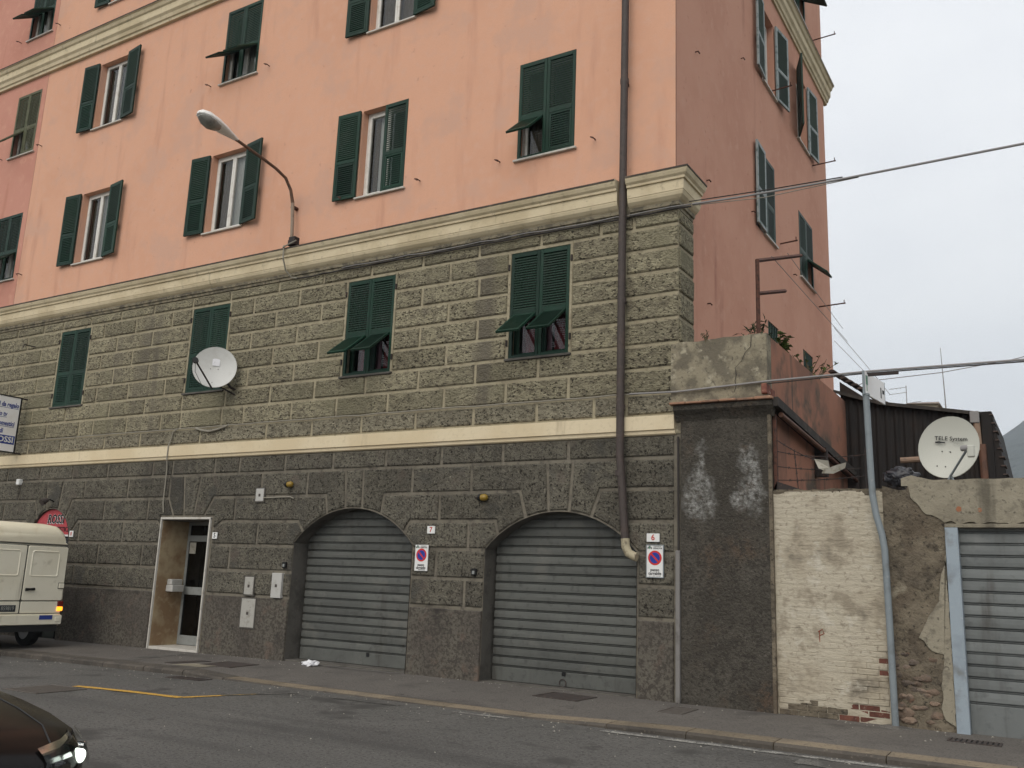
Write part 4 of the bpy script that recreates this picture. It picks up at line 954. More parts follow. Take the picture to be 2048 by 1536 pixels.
def passo(cx, cz, w_, h, label, bar, small):
    e = empty('no_parking_sign', (cx, -0.05, cz-h/2), label, 'sign')
    MB().cbox(cx-w_/2, cx+w_/2, -0.052, -0.036, cz-h/2, cz+h/2, 0.003).build('plate', 'sign_white', e)
    dz = cz+0.045; r = w_*0.40
    disc(cx, dz, r, -0.0545, -0.052).build('red_disc', 'sign_red', e); disc(cx, dz, r*0.74, -0.056, -0.0545).build('blue_disc', 'sign_blue', e)
    q = r*0.78; d = 0.0085; s = math.sqrt(.5)
    MB().poly([(cx-q*s-d, dz+q*s-d), (cx-q*s+d, dz+q*s+d), (cx+q*s+d, dz-q*s+d), (cx+q*s-d, dz-q*s-d)], -0.0575, -0.056).build('red_bar', 'sign_red', e)
    text('lettering', 'passo', 0.058, 'text_black', e, (cx, -0.0535, cz-h*0.265), FRONT, ex=0.0008, bold=0.0014)
    text('lettering', 'carrabile', 0.058, 'text_black', e, (cx, -0.0535, cz-h*0.375), FRONT, ex=0.0008, bold=0.0014, sx=0.92)
    text('lettering', 'COMUNE DI', 0.020, 'text_black', e, (cx+0.035, -0.0535, cz+h*0.455), FRONT, ex=0.0008)
    text('lettering', 'GENOVA', 0.033, 'text_black', e, (cx+0.04, -0.0535, cz+h*0.395), FRONT, ex=0.0008, bold=0.0006)
    # small town crest: shield with crown and supporters
    mx_, mz = cx-w_*0.31, cz+h*0.415
    MB().poly([(mx_-0.012, mz+0.016), (mx_-0.012, mz-0.006), (mx_, mz-0.02), (mx_+0.012, mz-0.006), (mx_+0.012, mz+0.016)], -0.0535, -0.052).build('crest', 'sign_green', e)
    MB().poly([(mx_-0.034, mz-0.018), (mx_-0.016, mz-0.014), (mx_-0.016, mz+0.012), (mx_-0.028, mz+0.008)], -0.0535, -0.052).build('crest', 'text_black', e)
    MB().poly([(mx_+0.016, mz-0.014), (mx_+0.034, mz-0.018), (mx_+0.028, mz+0.008), (mx_+0.016, mz+0.012)], -0.0535, -0.052).build('crest', 'text_black', e)
    MB().poly([(mx_-0.012, mz+0.018), (mx_+0.012, mz+0.018), (mx_+0.014, mz+0.030), (mx_, mz+0.024), (mx_-0.014, mz+0.030)], -0.0535, -0.052).build('crest', 'text_black', e)
    if bar: MB().box(cx-0.045, cx+0.085, -0.0535, -0.052, cz-h*0.47, cz-h*0.445).build('printed_bar', 'text_black', e)
    if small:
        text('lettering', 'aut.  n. 6541   del 1998', 0.018, 'text_black', e, (cx, -0.0535, cz-h*0.455), FRONT, ex=0.0008)
        mb = MB(); a, b, c, d_ = cx-w_/2, cx+w_/2, cz-h/2, cz+h/2
        for q in ((a-.004, a+.006, c-.004, d_+.004), (b-.006, b+.004, c-.004, d_+.004), (a+.006, b-.006, d_-.006, d_+.004), (a+.006, b-.006, c-.004, c+.006)): mb.box(q[0], q[1], -0.057, -0.036, q[2], q[3])
        mb.build('frame', 'pole_steel', e)
passo(-4.315, 1.795, 0.255, 0.41, 'no parking sign passo carrabile with black bar below, beside garage 7', True, False)
passo(-0.325, 1.83, 0.25, 0.44, 'grey framed no parking sign passo carrabile beside the end garage', False, True)
def yellow_light(x, z, label):
    e = empty('warning_lamp', (x, 0, z), label, 'lamp')
    MB().tube([(x-0.17, -0.02, z+0.0), (x-0.05, -0.06, z)], 0.02, 6).build('arm', 'dark_iron', e)
    MB().tube([(x-0.08, -0.06, z), (x-0.035, -0.065, z)], 0.056, 12).build('base', 'black', e)
    MB().tube([(x-0.04, -0.065, z), (x+0.02, -0.07, z), (x+0.055, -0.07, z), (x+0.075, -0.07, z)], [0.050, 0.055, 0.046, 0.02], 12).build('lens', 'yellow_lamp', e, smooth=True)
    MB().tube([(x-0.0, 0.0, z), (x-0.0, -0.07, z)], 0.03, 8).build('wall_mount', 'black', e)
yellow_light(-7.32, 3.03, 'amber warning lamp near the small high meter cover')
yellow_light(-3.17, 2.74, 'amber warning lamp on the pier between the garage arches')
def panel(name, a, b, c, d, mat, label, cat, keyhole=True, y=-0.05, rim=True):
    e = empty(name, ((a+b)/2, y, c), label, cat)
    MB().cbox(a, b, y, 0.0, c, d, 0.006).build('door', mat, e)
    if rim:
        mb = MB()
        mb.box(a-0.02, a-0.001, y+0.004, 0.0, c-0.02, d+0.02); mb.box(b+0.001, b+0.02, y+0.004, 0.0, c-0.02, d+0.02); mb.box(a-0.001, b+0.001, y+0.004, 0.0, d+0.001, d+0.02); mb.box(a-0.001, b+0.001, y+0.004, 0.0, c-0.02, c-0.001)
        mb.build('rim', 'jamb', e)
    if keyhole: MB().box((a+b)/2-0.025, (a+b)/2+0.025, y-0.003, y+0.002, (c+d)/2-0.03, (c+d)/2+0.02).build('lock', 'cast_iron', e)
panel('meter_cover', -8.17, -7.97, 2.74, 2.97, 'meter_clean', 'small white meter cover high on the wall with a cable', 'meter cover')
panel('meter_cover', -8.24, -8.02, 1.07, 1.38, 'meter_white', 'small worn white meter cover above the tall one', 'meter cover')
panel('meter_cover', -8.27, -7.93, 0.50, 1.00, 'meter_white', 'tall worn meter cover low in the plinth beside doorway 5', 'meter cover')
panel('gas_cabinet', -7.55, -7.31, 1.04, 1.47, 'meter_clean', 'clean white upright gas cabinet beside garage 7', 'meter cover', y=-0.075, rim=False)
for x_, z_, lab in ((-7.30, 1.61, 'black key switch above the clean white gas cabinet'), (-3.30, 1.60, 'black key switch on the pier below the number 7 plate')):
    e = empty('key_switch', (x_, -0.05, z_-0.05), lab, 'switch')
    MB().cbox(x_-0.045, x_+0.045, -0.065, 0.0, z_-0.05, z_+0.055, 0.008).build('housing', 'black', e)
    MB().cbox(x_-0.022, x_+0.022, -0.070, -0.064, z_-0.03, z_+0.02, 0.002).build('key_plate', 'alu', e)
e = empty('wall_sensor', (-15.6, -0.06, 3.25), 'tiny white box fixed to the stone below the blade sign', 'sensor')
MB().cbox(-15.80, -15.68, -0.10, 0.0, 3.19, 3.32, 0.012).build('housing', 'sign_white', e)
MB().tube([(-15.70, -0.02, 3.18), (-15.72, -0.03, 3.0), (-15.76, -0.03, 2.85)], 0.009, 5).build('lead', 'cable_dark', e)
ib = MB().tube([(-15.95, 0.0, 6.45), (-15.95, -0.30, 6.44), (-15.95, -0.32, 6.36)], 0.014, 6).build('iron_hook', 'dark_iron', None)
tag(ib, 'bent iron hook sticking out of the stone beside the end window', 'hook')

# downpipe
dp = empty('downpipe', (-0.80, -0.12, 2.0), 'tall dark brown rainwater downpipe down the front of the building', 'pipe')
pts = [(-0.83, -0.13, 19.5), (-0.835, -0.13, 10.0), (-0.84, -0.13, 7.2), (-0.84, -0.13, 5.0), (-0.835, -0.13, 3.3), (-0.80, -0.125, 2.9), (-0.745, -0.115, 2.12)]
MB().tube(pts, 0.058, 14).build('pipe', 'downpipe', dp, smooth=True)
MB().tube([(-0.745, -0.115, 2.13), (-0.735, -0.115, 2.02), (-0.69, -0.115, 1.93), (-0.60, -0.115, 1.885), (-0.565, -0.115, 1.88)], 0.062, 12).build('elbow', 'elbow_beige', dp, smooth=True)
for z in (18.2, 14.0, 11.4, 9.2, 5.62, 4.0, 3.05):
    MB().tube([(-0.838, -0.12, z-0.04), (-0.838, -0.12, z+0.04)], 0.068, 12).build('collar', 'downpipe', dp)
    MB().box(-0.85, -0.82, -0.07, 0.02, z-0.02, z+0.02).build('clamp', 'dark_iron', dp)
# grey cable channel at the foot of the corner
gc = empty('cable_channel', (0.0, -0.05, 0.0), 'grey metal cable channel running up the corner from the pavement', 'pipe')
MB().cbox(-0.015, 0.045, -0.085, -0.02, 0.0, 1.98, 0.006).build('cover', 'grey_channel', gc)
MB().tube([(0.015, -0.04, 1.97), (0.01, -0.04, 3.55)], 0.016, 6).build('pipe', 'cable_dark', gc)

# street lamp on the wall
sl_ = empty('street_lamp', (-7.8, 0.0, 7.55), 'wall mounted street lamp on a curved rusty arm with white cobra head', 'street lamp')
arm = [(-7.79, -0.10, 7.62), (-7.82, -0.10, 8.1), (-7.85, -0.11, 8.5), (-7.86, -0.18, 8.74), (-7.86, -0.34, 8.93), (-7.87, -0.60, 9.02), (-7.87, -0.9, 9.07), (-7.88, -1.62, 9.17)]
MB().tube(arm[:3], 0.034, 10).build('lower_tube', 'pole_beige', sl_, smooth=True)
MB().tube(arm[2:], [0.034]+[0.03]*5, 10).build('arm', 'pole_rust', sl_, smooth=True)
MB().cbox(-7.83, -7.74, -0.17, 0.03, 7.60, 7.72, 0.01).build('bracket', 'dark_iron', sl_)
MB().cbox(-7.89, -7.82, -0.12, 0.03, 8.40, 8.45, 0.005).build('clamp', 'rust', sl_)
def lamp_head():
    a = Vector((-7.88, -1.58, 9.165)); b = Vector((-7.90, -2.46, 9.30)); d = (b-a); Ln = d.length; d.normalize()
    side = Vector((1, 0, 0)); u = side.cross(d); u = -u if u.z < 0 else u
    prof = [(0.0, 0.04, 0.04, 0.04), (0.12, 0.065, 0.065, 0.07), (0.35, 0.125, 0.09, 0.10), (0.60, 0.165, 0.115, 0.12), (0.82, 0.165, 0.115, 0.10), (0.95, 0.11, 0.085, 0.06), (1.0, 0.04, 0.04, 0.03)]
    rt = []; rb = []
    for t, w_, h1, h2 in prof:
        c = a+d*Ln*t
        rt.append([tuple(c+side*w_*math.cos(q)+u*h1*math.sin(q)) for q in [math.pi*k/10 for k in range(11)]])
        rb.append([tuple(c-side*w_*math.cos(q)-u*h2*0.55*math.sin(q)) for q in [math.pi*k/10 for k in range(11)]])
    MB().loft(rt, close=True, caps=True).build('head', 'lamp_white', sl_, smooth=True)
    MB().loft(rb, close=True, caps=True).build('head_base', 'lamp_white', sl_, smooth=True)
    rg = []
    for t, w_ in ((0.46, 0.06), (0.53, 0.13), (0.68, 0.150), (0.82, 0.145), (0.92, 0.10), (0.97, 0.04)):
        c = a+d*Ln*t-u*0.018
        rg.append([tuple(c-side*w_*math.cos(q)-u*(0.125*math.sin(math.pi*(t-0.42)/0.58)+0.015)*math.sin(q)) for q in [math.pi*k/10 for k in range(11)]])
    MB().loft(rg, close=True, caps=True).build('lens', 'lamp_glass', sl_, smooth=True)
lamp_head()
jb = empty('junction_box', (-7.62, -0.12, 7.62), 'dark junction box with loose cables at the street lamp foot', 'junction box')
MB().cbox(-7.74, -7.58, -0.24, -0.10, 7.57, 7.74, 0.01).build('box', 'dark_iron', jb)
MB().tube([(-7.88, -0.2, 7.6), (-7.8, -0.3, 7.52), (-7.66, -0.3, 7.56), (-7.5, -0.27, 7.62)], 0.014, 6).build('cable', 'cable_white', jb)
MB().tube([(-7.8, -0.28, 7.55), (-7.78, -0.29, 7.3), (-7.80, -0.18, 7.1), (-7.74, -0.07, 6.98), (-7.6, -0.06, 6.95)], 0.016, 6).build('cable', 'cable_white', jb)

# cables
def cable(name, pts, r, mat, label, sag=0.0, n=1):
    P_ = []
    for i in range(len(pts)-1):
        a, b = Vector(pts[i]), Vector(pts[i+1])
        m = 10 if sag else n
        for k in range(m):
            t = k/m; p = a.lerp(b, t); p.z -= sag*4*t*(1-t); P_.append(p)
    P_.append(Vector(pts[-1]))
    o = MB().tube(P_, r, 6).build(name, mat, None); tag(o, label, 'cable'); return o
def wig(x0, x1, step, y, z, az):
    return [(q, y+RND.uniform(-.006, .006), z+RND.uniform(-az, az)) for q in rng(x0, x1, step)]
cable('wall_cable', wig(-7.6, 0.22, 0.22, -0.062, 6.945, 0.012), 0.015, 'cable_dark', 'dark cable bundle running under the cornice along the stone')
cable('wall_cable', wig(-6.5, 0.22, 0.3, -0.055, 6.99, 0.014), 0.010, 'cable_grey', 'thin grey cable just above the dark bundle under the cornice')
cable('wall_cable', wig(-17.4, -0.6, 0.4, -0.046, 4.205, 0.008), 0.011, 'cable_white', 'thin pale cable along the stone joint above the cream belt')
cable('wall_cable', [(-10.55, -0.05, 4.20), (-10.66, -0.055, 4.15), (-10.70, -0.055, 4.0), (-10.71, -0.09, 3.86), (-10.71, -0.09, 3.62), (-10.72, -0.05, 3.4), (-10.72, -0.05, 2.75), (-10.68, -0.05, 2.55)], 0.013, 'cable_white', 'pale cable dropping from the belt course to doorway 5')
cable('wall_cable', [(-10.0, -0.05, 4.19), (-9.8, -0.06, 4.14), (-9.6, -0.06, 4.11), (-9.35, -0.06, 4.14), (-9.1, -0.05, 4.20)], 0.022, 'cable_white', 'short sagging pale conduit below the shuttered window with the dish')
cable('wall_cable', [(-7.96, -0.05, 2.80), (-7.3, -0.045, 2.81), (-7.22, -0.04, 2.78)], 0.012, 'cable_white', 'short pale cable from the high meter cover towards garage 7')
cable('overhead_cable', [(0.24, -0.06, 6.97), (0.9, -0.06, 6.945), (2.2, -0.06, 6.93), (4.6, -0.06, 6.96), (9.0, -0.1, 7.1), (14, -0.2, 7.5)], 0.017, 'cable_grey', 'thick twisted grey overhead cable from the cornice corner', n=5)
cable('overhead_cable', [(0.20, -0.08, 7.01), (1.4, -0.07, 6.97), (2.35, -0.07, 6.955)], 0.009, 'cable_dark', 'thin dark wire joining the thick overhead cable', n=4)
cable('overhead_cable', [(0.24, -0.05, 6.955), (1.3, -0.05, 6.875), (2.55, -0.05, 6.92)], 0.007, 'cable_white', 'thin pale wire hanging just under the thick overhead cable', n=4)
cable('overhead_cable', [(-0.72, -0.07, 4.205), (0.0, -0.07, 4.185), (1.25, -0.07, 4.235), (2.6, -0.07, 4.26), (4.4, -0.08, 4.25), (9.0, -0.1, 4.3), (14, -0.2, 4.6)], 0.014, 'cable_grey', 'grey cable leaving the terrace wall past the sign post', n=5)
cable('overhead_cable', [(1.25, -0.075, 4.20), (2.5, -0.075, 4.235), (4.4, -0.085, 4.225), (9, -0.12, 4.27), (14, -0.22, 4.57)], 0.008, 'cable_dark', 'thin dark wire paired with the grey cable past the sign post', n=5)
cable('overhead_cable', [(1.15, 7.05, 5.62), (1.38, 7.0, 5.70), (1.55, 7.0, 5.685), (2.7, 7.0, 5.74), (3.95, 7.0, 5.89), (7.5, 7.0, 6.6), (12, 7.0, 7.8)], 0.008, 'cable_grey', 'thin wire crossing the sky above the dark shed', n=3)
cable('clothesline', [(1.17, 0.7, 6.27), (0.5, 9.5, 7.2)], 0.005, 'cable_grey', 'upper washing line running back from the iron frame')
cable('clothesline', [(1.20, 1.5, 6.58), (0.35, 9.8, 7.6)], 0.005, 'cable_grey', 'outer washing line running back from the iron frame')
cable('overhead_cable', [(0.02, 10.45, 7.83), (0.66, 12.0, 6.89), (0.9, 12.6, 6.5)], 0.006, 'cable_grey', 'steep wire from the building rear down to the tiled roof')
cable('overhead_cable', [(0.02, 10.45, 7.49), (0.53, 11.0, 6.86), (0.75, 11.3, 6.55)], 0.006, 'cable_grey', 'second steep wire from the building rear, slightly lower')
cable('overhead_cable', [(4.05, 9.0, 4.75), (9.5, 9.0, 4.45)], 0.014, 'cable_dark', 'dark wire leaving the shed end across the hillside')

# ================================================================== SATELLITE DISHES
def dish(name, centre, normal, a, b, label, roll=0.0, front='dish_white', depth=0.07):
    c = Vector(centre); n = Vector(normal).normalized(); sx = Vector((0, 0, 1)).cross(n).normalized(); sy = n.cross(sx)
    sx, sy = sx*math.cos(roll)+sy*math.sin(roll), -sx*math.sin(roll)+sy*math.cos(roll)
    e = empty(name, tuple(c), label, 'satellite dish')
    rings = []; K = 36
    for i in range(7):
        t = i/6
        rings.append([tuple(c+sx*a*t*math.cos(2*math.pi*k/K)+sy*b*t*math.sin(2*math.pi*k/K)-n*depth*(1-t*t)) for k in range(K)])
    rings[0] = [tuple(c+sx*0.001*math.cos(2*math.pi*k/K)+sy*0.001*math.sin(2*math.pi*k/K)-n*depth) for k in range(K)]
    MB().loft(rings, caps=False).build('reflector', front, e, smooth=True)
    lip = [[tuple(c+sx*(a+d1)*math.cos(2*math.pi*k/K)+sy*(b+d1)*math.sin(2*math.pi*k/K)+n*h) for k in range(K)] for d1, h in ((0.0, 0.0), (0.008, 0.004), (0.012, -0.008), (0.006, -0.02))]
    MB().loft(lip, caps=False).build('rim', front, e, smooth=True)
    bk = [[tuple(c+sx*a*t*math.cos(2*math.pi*k/K)+sy*b*t*math.sin(2*math.pi*k/K)-n*(depth*(1-t*t)+0.012)) for k in range(K)] for t in (1.0, 0.7, 0.4, 0.01)]
    MB().loft(bk, caps=False).build('back', 'dish_back', e, smooth=True)
    return e, c, n, sx, sy
e, c, n, sx, sy = dish('satellite_dish', (-9.17, -0.45, 5.27), (0.66, -0.74, 0.10), 0.40, 0.40, 'white satellite dish with dark arm in front of a shuttered stone storey window')
pA = c - sy*0.43 - n*0.03; pL = c + n*0.40 - sx*0.30 - sy*0.02
MB().tube([pA, pA.lerp(pL, 0.5), pL], 0.016, 8).build('feed_arm', 'dark_iron', e)
MB().tube([pL - n*0.05 + sy*0.0, pL + n*0.03], 0.055, 12).build('receiver', 'black', e)
MB().tube([pL, pL - sy*0.2 + sx*0.01 - n*0.08, pA + sy*0.03 - sx*0.18], 0.005, 5).build('lead', 'cable_dark', e)
MB().tube([c-n*0.08, c-n*0.2, (-9.05, -0.10, 4.92), (-9.05, 0.0, 4.90)], 0.024, 8).build('mount', 'dark_iron', e)
MB().tube([c-n*0.09-sy*0.3, (-9.02, -0.02, 4.80)], 0.016, 8).build('mount_strut', 'dark_iron', e)
def flatq(centre, w_, h, lift):
    return [tuple(centre+sx*(w_*u)+sy*(h*v)+n*lift) for u, v in ((-.5, -.5), (.5, -.5), (.5, .5), (-.5, .5))]
def on_dish(u, v, A_, B_, dep, lift=0.004):
    t2 = (u/A_)**2+(v/B_)**2
    return c+sx*u+sy*v-n*(dep*(1-t2))+n*lift
mk('sticker', flatq(on_dish(0.01, 0.12, .44, .42, .07, 0.010), 0.14, 0.15, 0), [[0, 1, 2, 3]], 'paper', e)
for u, v in ((-0.08, -0.02), (0.06, -0.02), (-0.02, -0.30)):
    p = on_dish(u, v, .44, .42, .07); MB().tube([p-n*0.004, p+n*0.004], 0.010, 8).build('bolt', 'cable_grey', e)

e, c, n, sx, sy = dish('satellite_dish', (3.41, 0.16, 3.29), (0.05, -0.97, 0.12), 0.325, 0.385, 'cream satellite dish printed TELE System standing on the low street wall', roll=-0.32, front='dish_cream')
rotd = Matrix((sx, sy, n)).transposed()
rl = Matrix.Rotation(0.25, 3, 'Z')
def dl(u, v): return on_dish(u, v, .325, .385, .07, 0.034)
text('lettering', 'TELE System', 0.070, 'text_black', e, dl(-0.005, 0.115), rotd @ rl, ex=0.0008, bold=0.0008)
text('lettering', 'Digitale', 0.036, 'text_grey', e, dl(0.09, 0.085), rotd @ rl, ex=0.0008)
q0 = dl(-0.11, 0.038); r3 = rotd @ rl
mk('printed_mark', [tuple(q0+r3 @ Vector(p)) for p in ((-0.055, -0.012, 0), (0.055, -0.012, 0), (0.055, 0.004, 0), (0.02, 0.004, 0), (-0.01, 0.014, 0), (-0.055, 0.006, 0))], [[0, 1, 2, 3, 4, 5]], 'text_black', e)
for u, v in ((-0.06, -0.06), (0.03, -0.04), (-0.06, -0.26), (0.03, -0.24)):
    p = on_dish(u, v, .325, .385, .07); MB().tube([p-n*0.004, p+n*0.004], 0.008, 8).build('bolt', 'cable_dark', e)
pA = Vector((3.42, 0.10, 2.93)); pL = Vector((3.645, -0.26, 3.19))
MB().tube([pA, pL], 0.014, 8).build('feed_arm', 'pole_steel', e)
MB().tube([pL+Vector((-0.06, 0.03, 0.02)), pL+Vector((0.02, 0.0, 0.02))], [0.035, 0.035], 10).build('receiver', 'cable_grey', e)
MB().cbox(pL.x+0.0, pL.x+0.08, pL.y-0.03, pL.y+0.04, pL.z-0.09, pL.z+0.05, 0.01).build('receiver_box', 'dish_cream', e)
MB().tube([(3.41, 0.24, 3.25), (3.41, 0.30, 3.10), (3.41, 0.30, 2.80)], 0.022, 8).build('mast', 'pole_steel', e)
MB().tube([(3.42, 0.11, 2.94), (3.36, 0.11, 2.82)], 0.012, 6).build('mount_strut', 'pole_steel', e)
MB().tube([(3.42, 0.11, 2.94), (3.47, 0.12, 2.82)], 0.012, 6).build('mount_strut', 'pole_steel', e)

# ================================================================== TERRACE AND SIDE WALLS
TW = empty('terrace_annex', (0.7, 3.0, 0.0), 'dark rendered pier and terrace with mottled parapet beside the building', 'annex')
MB().box(0.05, 1.30, -0.045, 0.30, -0.3, 3.80).build('pier', 'roughcast', TW)
MB().cbox(1.262, 1.312, -0.06, 0.0, -0.3, 3.80, 0.008).build('pier_edge', 'crumble', TW)
# cornice cap of the pier
v = []
pf = [(-0.045, 3.76), (-0.07, 3.80), (-0.10, 3.84), (-0.13, 3.87), (-0.16, 3.90), (-0.165, 3.965), (0.10, 4.0)]
MB().loft([[(-0.02-(0.0 if i else 0), y, z) for y, z in pf] for i in (0,)] + [[(1.36, y, z) for y, z in pf]], close=True).build('pier_cornice', 'roughcast', TW)
for i in range(6):
    a = -0.06+i*0.24
    MB().cbox(a, a+0.232, -0.215+RND.uniform(-.012, .012), 0.05, 3.975+RND.uniform(-.004, .004), 4.008+RND.uniform(-.004, .006), 0.006).build('coping_tile', 'tile', TW)
def noisy_face(x0, x1, z0, z1, y, amp, step, ztop=None, frq=4.0, y1=None, seed=0.0):
    xs = rng(x0, x1, step); zs = rng(z0, z1, step); v = []; f = []; n = len(xs)
    for z in zs:
        for x in xs:
            zz = z
            if ztop and z == zs[-1]: zz = z+ztop(x)
            d = amp*(noise.noise((x*frq+seed, z*frq, 1.3))+0.5*noise.noise((x*frq*2.3+seed, z*frq*2.3, 7.7)))
            v.append((x, y-d, zz))
    for j in range(len(zs)-1):
        for i in range(n-1): f.append([j*n+i, j*n+i+1, (j+1)*n+i+1, (j+1)*n+i])
    if y1 is not None:
        o = len(v); top = (len(zs)-1)*n
        for i in range(n): v.append((v[top+i][0], y1, v[top+i][2]))
        for i in range(n-1): f.append([top+i, top+i+1, o+i+1, o+i])
        b = len(v)
        for x in (x0, x1): v += [(x, y1, z0)]
        f.append([0, top, o, b]); f.append([n-1, b+1, o+n-1, top+n-1])
    return v, f
v, f = noisy_face(-0.10, 1.27, 3.99, 4.90, -0.035, 0.012, 0.06, lambda x: 0.018*noise.noise((x*5, 0, 0))+0.02*(x/1.3), y1=0.18)
mk('parapet', v, f, 'parapet_plaster', TW, smooth=True, fix=False)
ck = [(1.07, 4.90), (1.06, 4.74), (0.98, 4.66), (0.93, 4.55), (0.84, 4.46), (0.855, 4.36), (0.835, 4.28), (0.85, 4.20), (0.82, 4.12)]
v = []; f = []
for i, (x_, z_) in enumerate(ck):
    w_ = 0.004+0.004*abs(noise.noise((i*1.7, 0, 0))); v += [(x_-w_, -0.056, z_), (x_+w_, -0.056, z_)]
for i in range(len(ck)-1): f.append([2*i, 2*i+1, 2*i+3, 2*i+2])
mk('crack', v, f, 'eave_dark', TW)
v, f = noisy_face(-0.10, 0.12, 3.6, 4.55, -0.02, 0.02, 0.06, frq=7)
mk('plaster_patch', v, f, 'parapet_plaster', TW, smooth=True, fix=False)
MB().box(1.05, 1.272, 0.18, 11.2, 2.0, 4.90).build('side_parapet', 'red_plaster', TW)
MB().box(0.0, 1.05, 0.1, 11.0, 4.05, 4.15).build('terrace_floor', 'old_render', TW)
MB().box(1.045, 1.255, 11.0, 11.2, 0, 4.8).build('rear_pier', 'red_plaster', TW)
# sloping eave with dark coping and copper coloured gutter pipe
sl2 = lambda y: 3.985-0.075*y
MB().add([(1.27, -0.12, sl2(0)-0.10), (1.43, -0.12, sl2(0)-0.10), (1.43, -0.12, sl2(0)+0.02), (1.27, -0.12, sl2(0)+0.02), (1.27, 7.5, sl2(7.5)-0.10), (1.43, 7.5, sl2(7.5)-0.10), (1.43, 7.5, sl2(7.5)+0.02), (1.27, 7.5, sl2(7.5)+0.02)],
         [(0, 1, 2, 3), (4, 7, 6, 5), (0, 4, 5, 1), (1, 5, 6, 2), (2, 6, 7, 3)]).build('eave', 'eave_dark', TW)
MB().tube([(1.40, 0.12, sl2(0)-0.18), (1.42, 2.5, sl2(2.5)-0.16)], 0.035, 10).build('gutter_pipe', 'copper_pipe', TW)
MB().tube([(1.42, 2.6, sl2(2.6)-0.18), (1.44, 7.4, sl2(7.4)-0.16)], 0.030, 10).build('gutter_pipe', 'rust', TW)
for y in (2.55, 5.0): MB().box(1.28, 1.46, y-0.06, y+0.06, sl2(y)-0.55, sl2(y)-0.10).build('gutter_bracket', 'dark_iron', TW)
for y, z, a_, b_ in ((0.19, 4.14, 0.10, 0.07), (0.40, 4.12, 0.09, 0.06)):
    MB().cbox(1.20, 1.279, y-a_-0.18, y+a_-0.18, z-b_, z+b_, 0.01).build('brick', 'bare_brick', TW)

ip = empty('washing_line_stand', (0.75, 0.5, 4.15), 'rusty iron frame for washing lines standing on the terrace', 'washing stand')
def ibar(a, b, r=0.022): MB().tube([a, b], r, 4).build('bar', 'rust', ip)
# the frame stands just behind the front parapet
FX, FY = 1.14, 0.06
ibar((FX, FY, 4.15), (FX, FY, 6.02), 0.03); ibar((FX, FY, 6.0), (FX+0.10, 2.2, 6.82-0.05), 0.028); ibar((FX, FY, 5.52), (FX+0.05, 1.35, 5.93), 0.028)

cw = empty('painted_brick_wall', (1.95, 0.1, 0.0), 'cream painted brick wall with bare red bricks showing low down', 'wall')
MB().box(1.30, 2.66, 0.0, 0.24, -0.3, 2.74).build('wall_core', 'painted_brick', cw)
# bricks one by one
brk = {}
for wv in (0.235, 0.112, 0.17):
    bm_ = MB().cbox(-wv/2, wv/2, -0.03, 0.03, 0, 0.0665, 0.006)
    for mt in ('painted_brick', 'bare_brick', 'crumble'):
        brk[(wv, mt)] = getmesh('brick%.3f' % wv, lambda: bm_, mt)
nb = 0; zc = 0.0; row = 0
while zc < 2.70:
    xx = 1.325 - (0.12 if row % 2 else 0.0)
    while xx < 2.64:
        wv = 0.235
        if xx < 1.30: wv = 0.112; xx = 1.315
        if xx+wv > 2.655: wv = 0.112
        if xx+wv > 2.665: break
        cx = xx+wv/2
        f1 = noise.noise((cx*3.1, zc*5.3, 8.0))
        bare = (zc < 0.20 and cx > 2.08+0.45*f1) or (0.36 < zc < 0.72 and cx > 2.50+0.35*f1) or (0.92 < zc < 1.06 and cx > 2.52) or (zc < 0.12 and cx < 1.40) or (0.52 < zc < 0.60 and 2.17 < cx < 2.36)
        rel = 0.0035 if zc > 0.9 and cx < 2.3 else 0.007
        rx_ = RND.gauss(0, 0.035) if RND.random() < 0.35 else RND.uniform(-.012, .012)
        o = inst('brick', brk[(wv, 'bare_brick' if bare else ('crumble' if zc < 0.06+0.10*max(0, noise.noise((cx*4, 2, 2)))+0.05 and cx < 2.2 else 'painted_brick'))], cw, (cx, 0.024-RND.uniform(0.0, rel)+(0.008 if bare else 0), zc+RND.uniform(-.002, .002)), (rx_, RND.uniform(-.010, .010), RND.uniform(-.012, .012)))
        nb += 1; xx += wv+0.004
    zc += 0.069; row += 1
xs = rng(1.302, 2.658, 0.022); zs = rng(0.03, 2.74, 0.0215); v = []; f = []; n_ = len(xs)
for z in zs:
    for x in xs:
        lowr = max(0.0, 1-math.hypot((x-2.72)/0.62, (z-0.25)/0.95))
        thin = 0.030*lowr + 0.010*max(0, 0.28-z)/0.28 + (0.05 if z < 0.10+0.09*noise.noise((x*3.3, 7, 1))+0.03*noise.noise((x*13, 7, 1)) else 0)
        d = 0.0105 + 0.0055*noise.noise((x*4, z*4, 2.0)) + 0.004*noise.noise((x*11, z*17, 5.0)) + 0.0022*math.sin(z/0.069*6.283) - thin
        v.append((x, -max(d, -0.03), z))
for j in range(len(zs)-1):
    for i in range(n_-1):
        if v[j*n_+i][1] > 0.022 and v[(j+1)*n_+i+1][1] > 0.022: continue
        f.append([j*n_+i, j*n_+i+1, (j+1)*n_+i+1, (j+1)*n_+i])
mk('paint_coat', v, f, 'painted_brick', cw, smooth=True, fix=False)
v, f = noisy_face(1.30, 2.66, 2.70, 2.785, -0.005, 0.02, 0.05, lambda x: 0.03*noise.noise((x*6, 3, 0)), frq=7, y1=0.24)
mk('coping', v, f, 'crumble', cw, smooth=True, fix=False)
gm = MB().tube([(1.83, -0.013, 1.02), (1.88, -0.014, 1.05), (1.90, -0.014, 1.0), (1.84, -0.014, 0.97)], 0.006, 4); gm.tube([(1.845, -0.014, 1.03), (1.845, -0.014, 0.90)], 0.005, 4)
gm.build('graffito', 'graffito', cw)

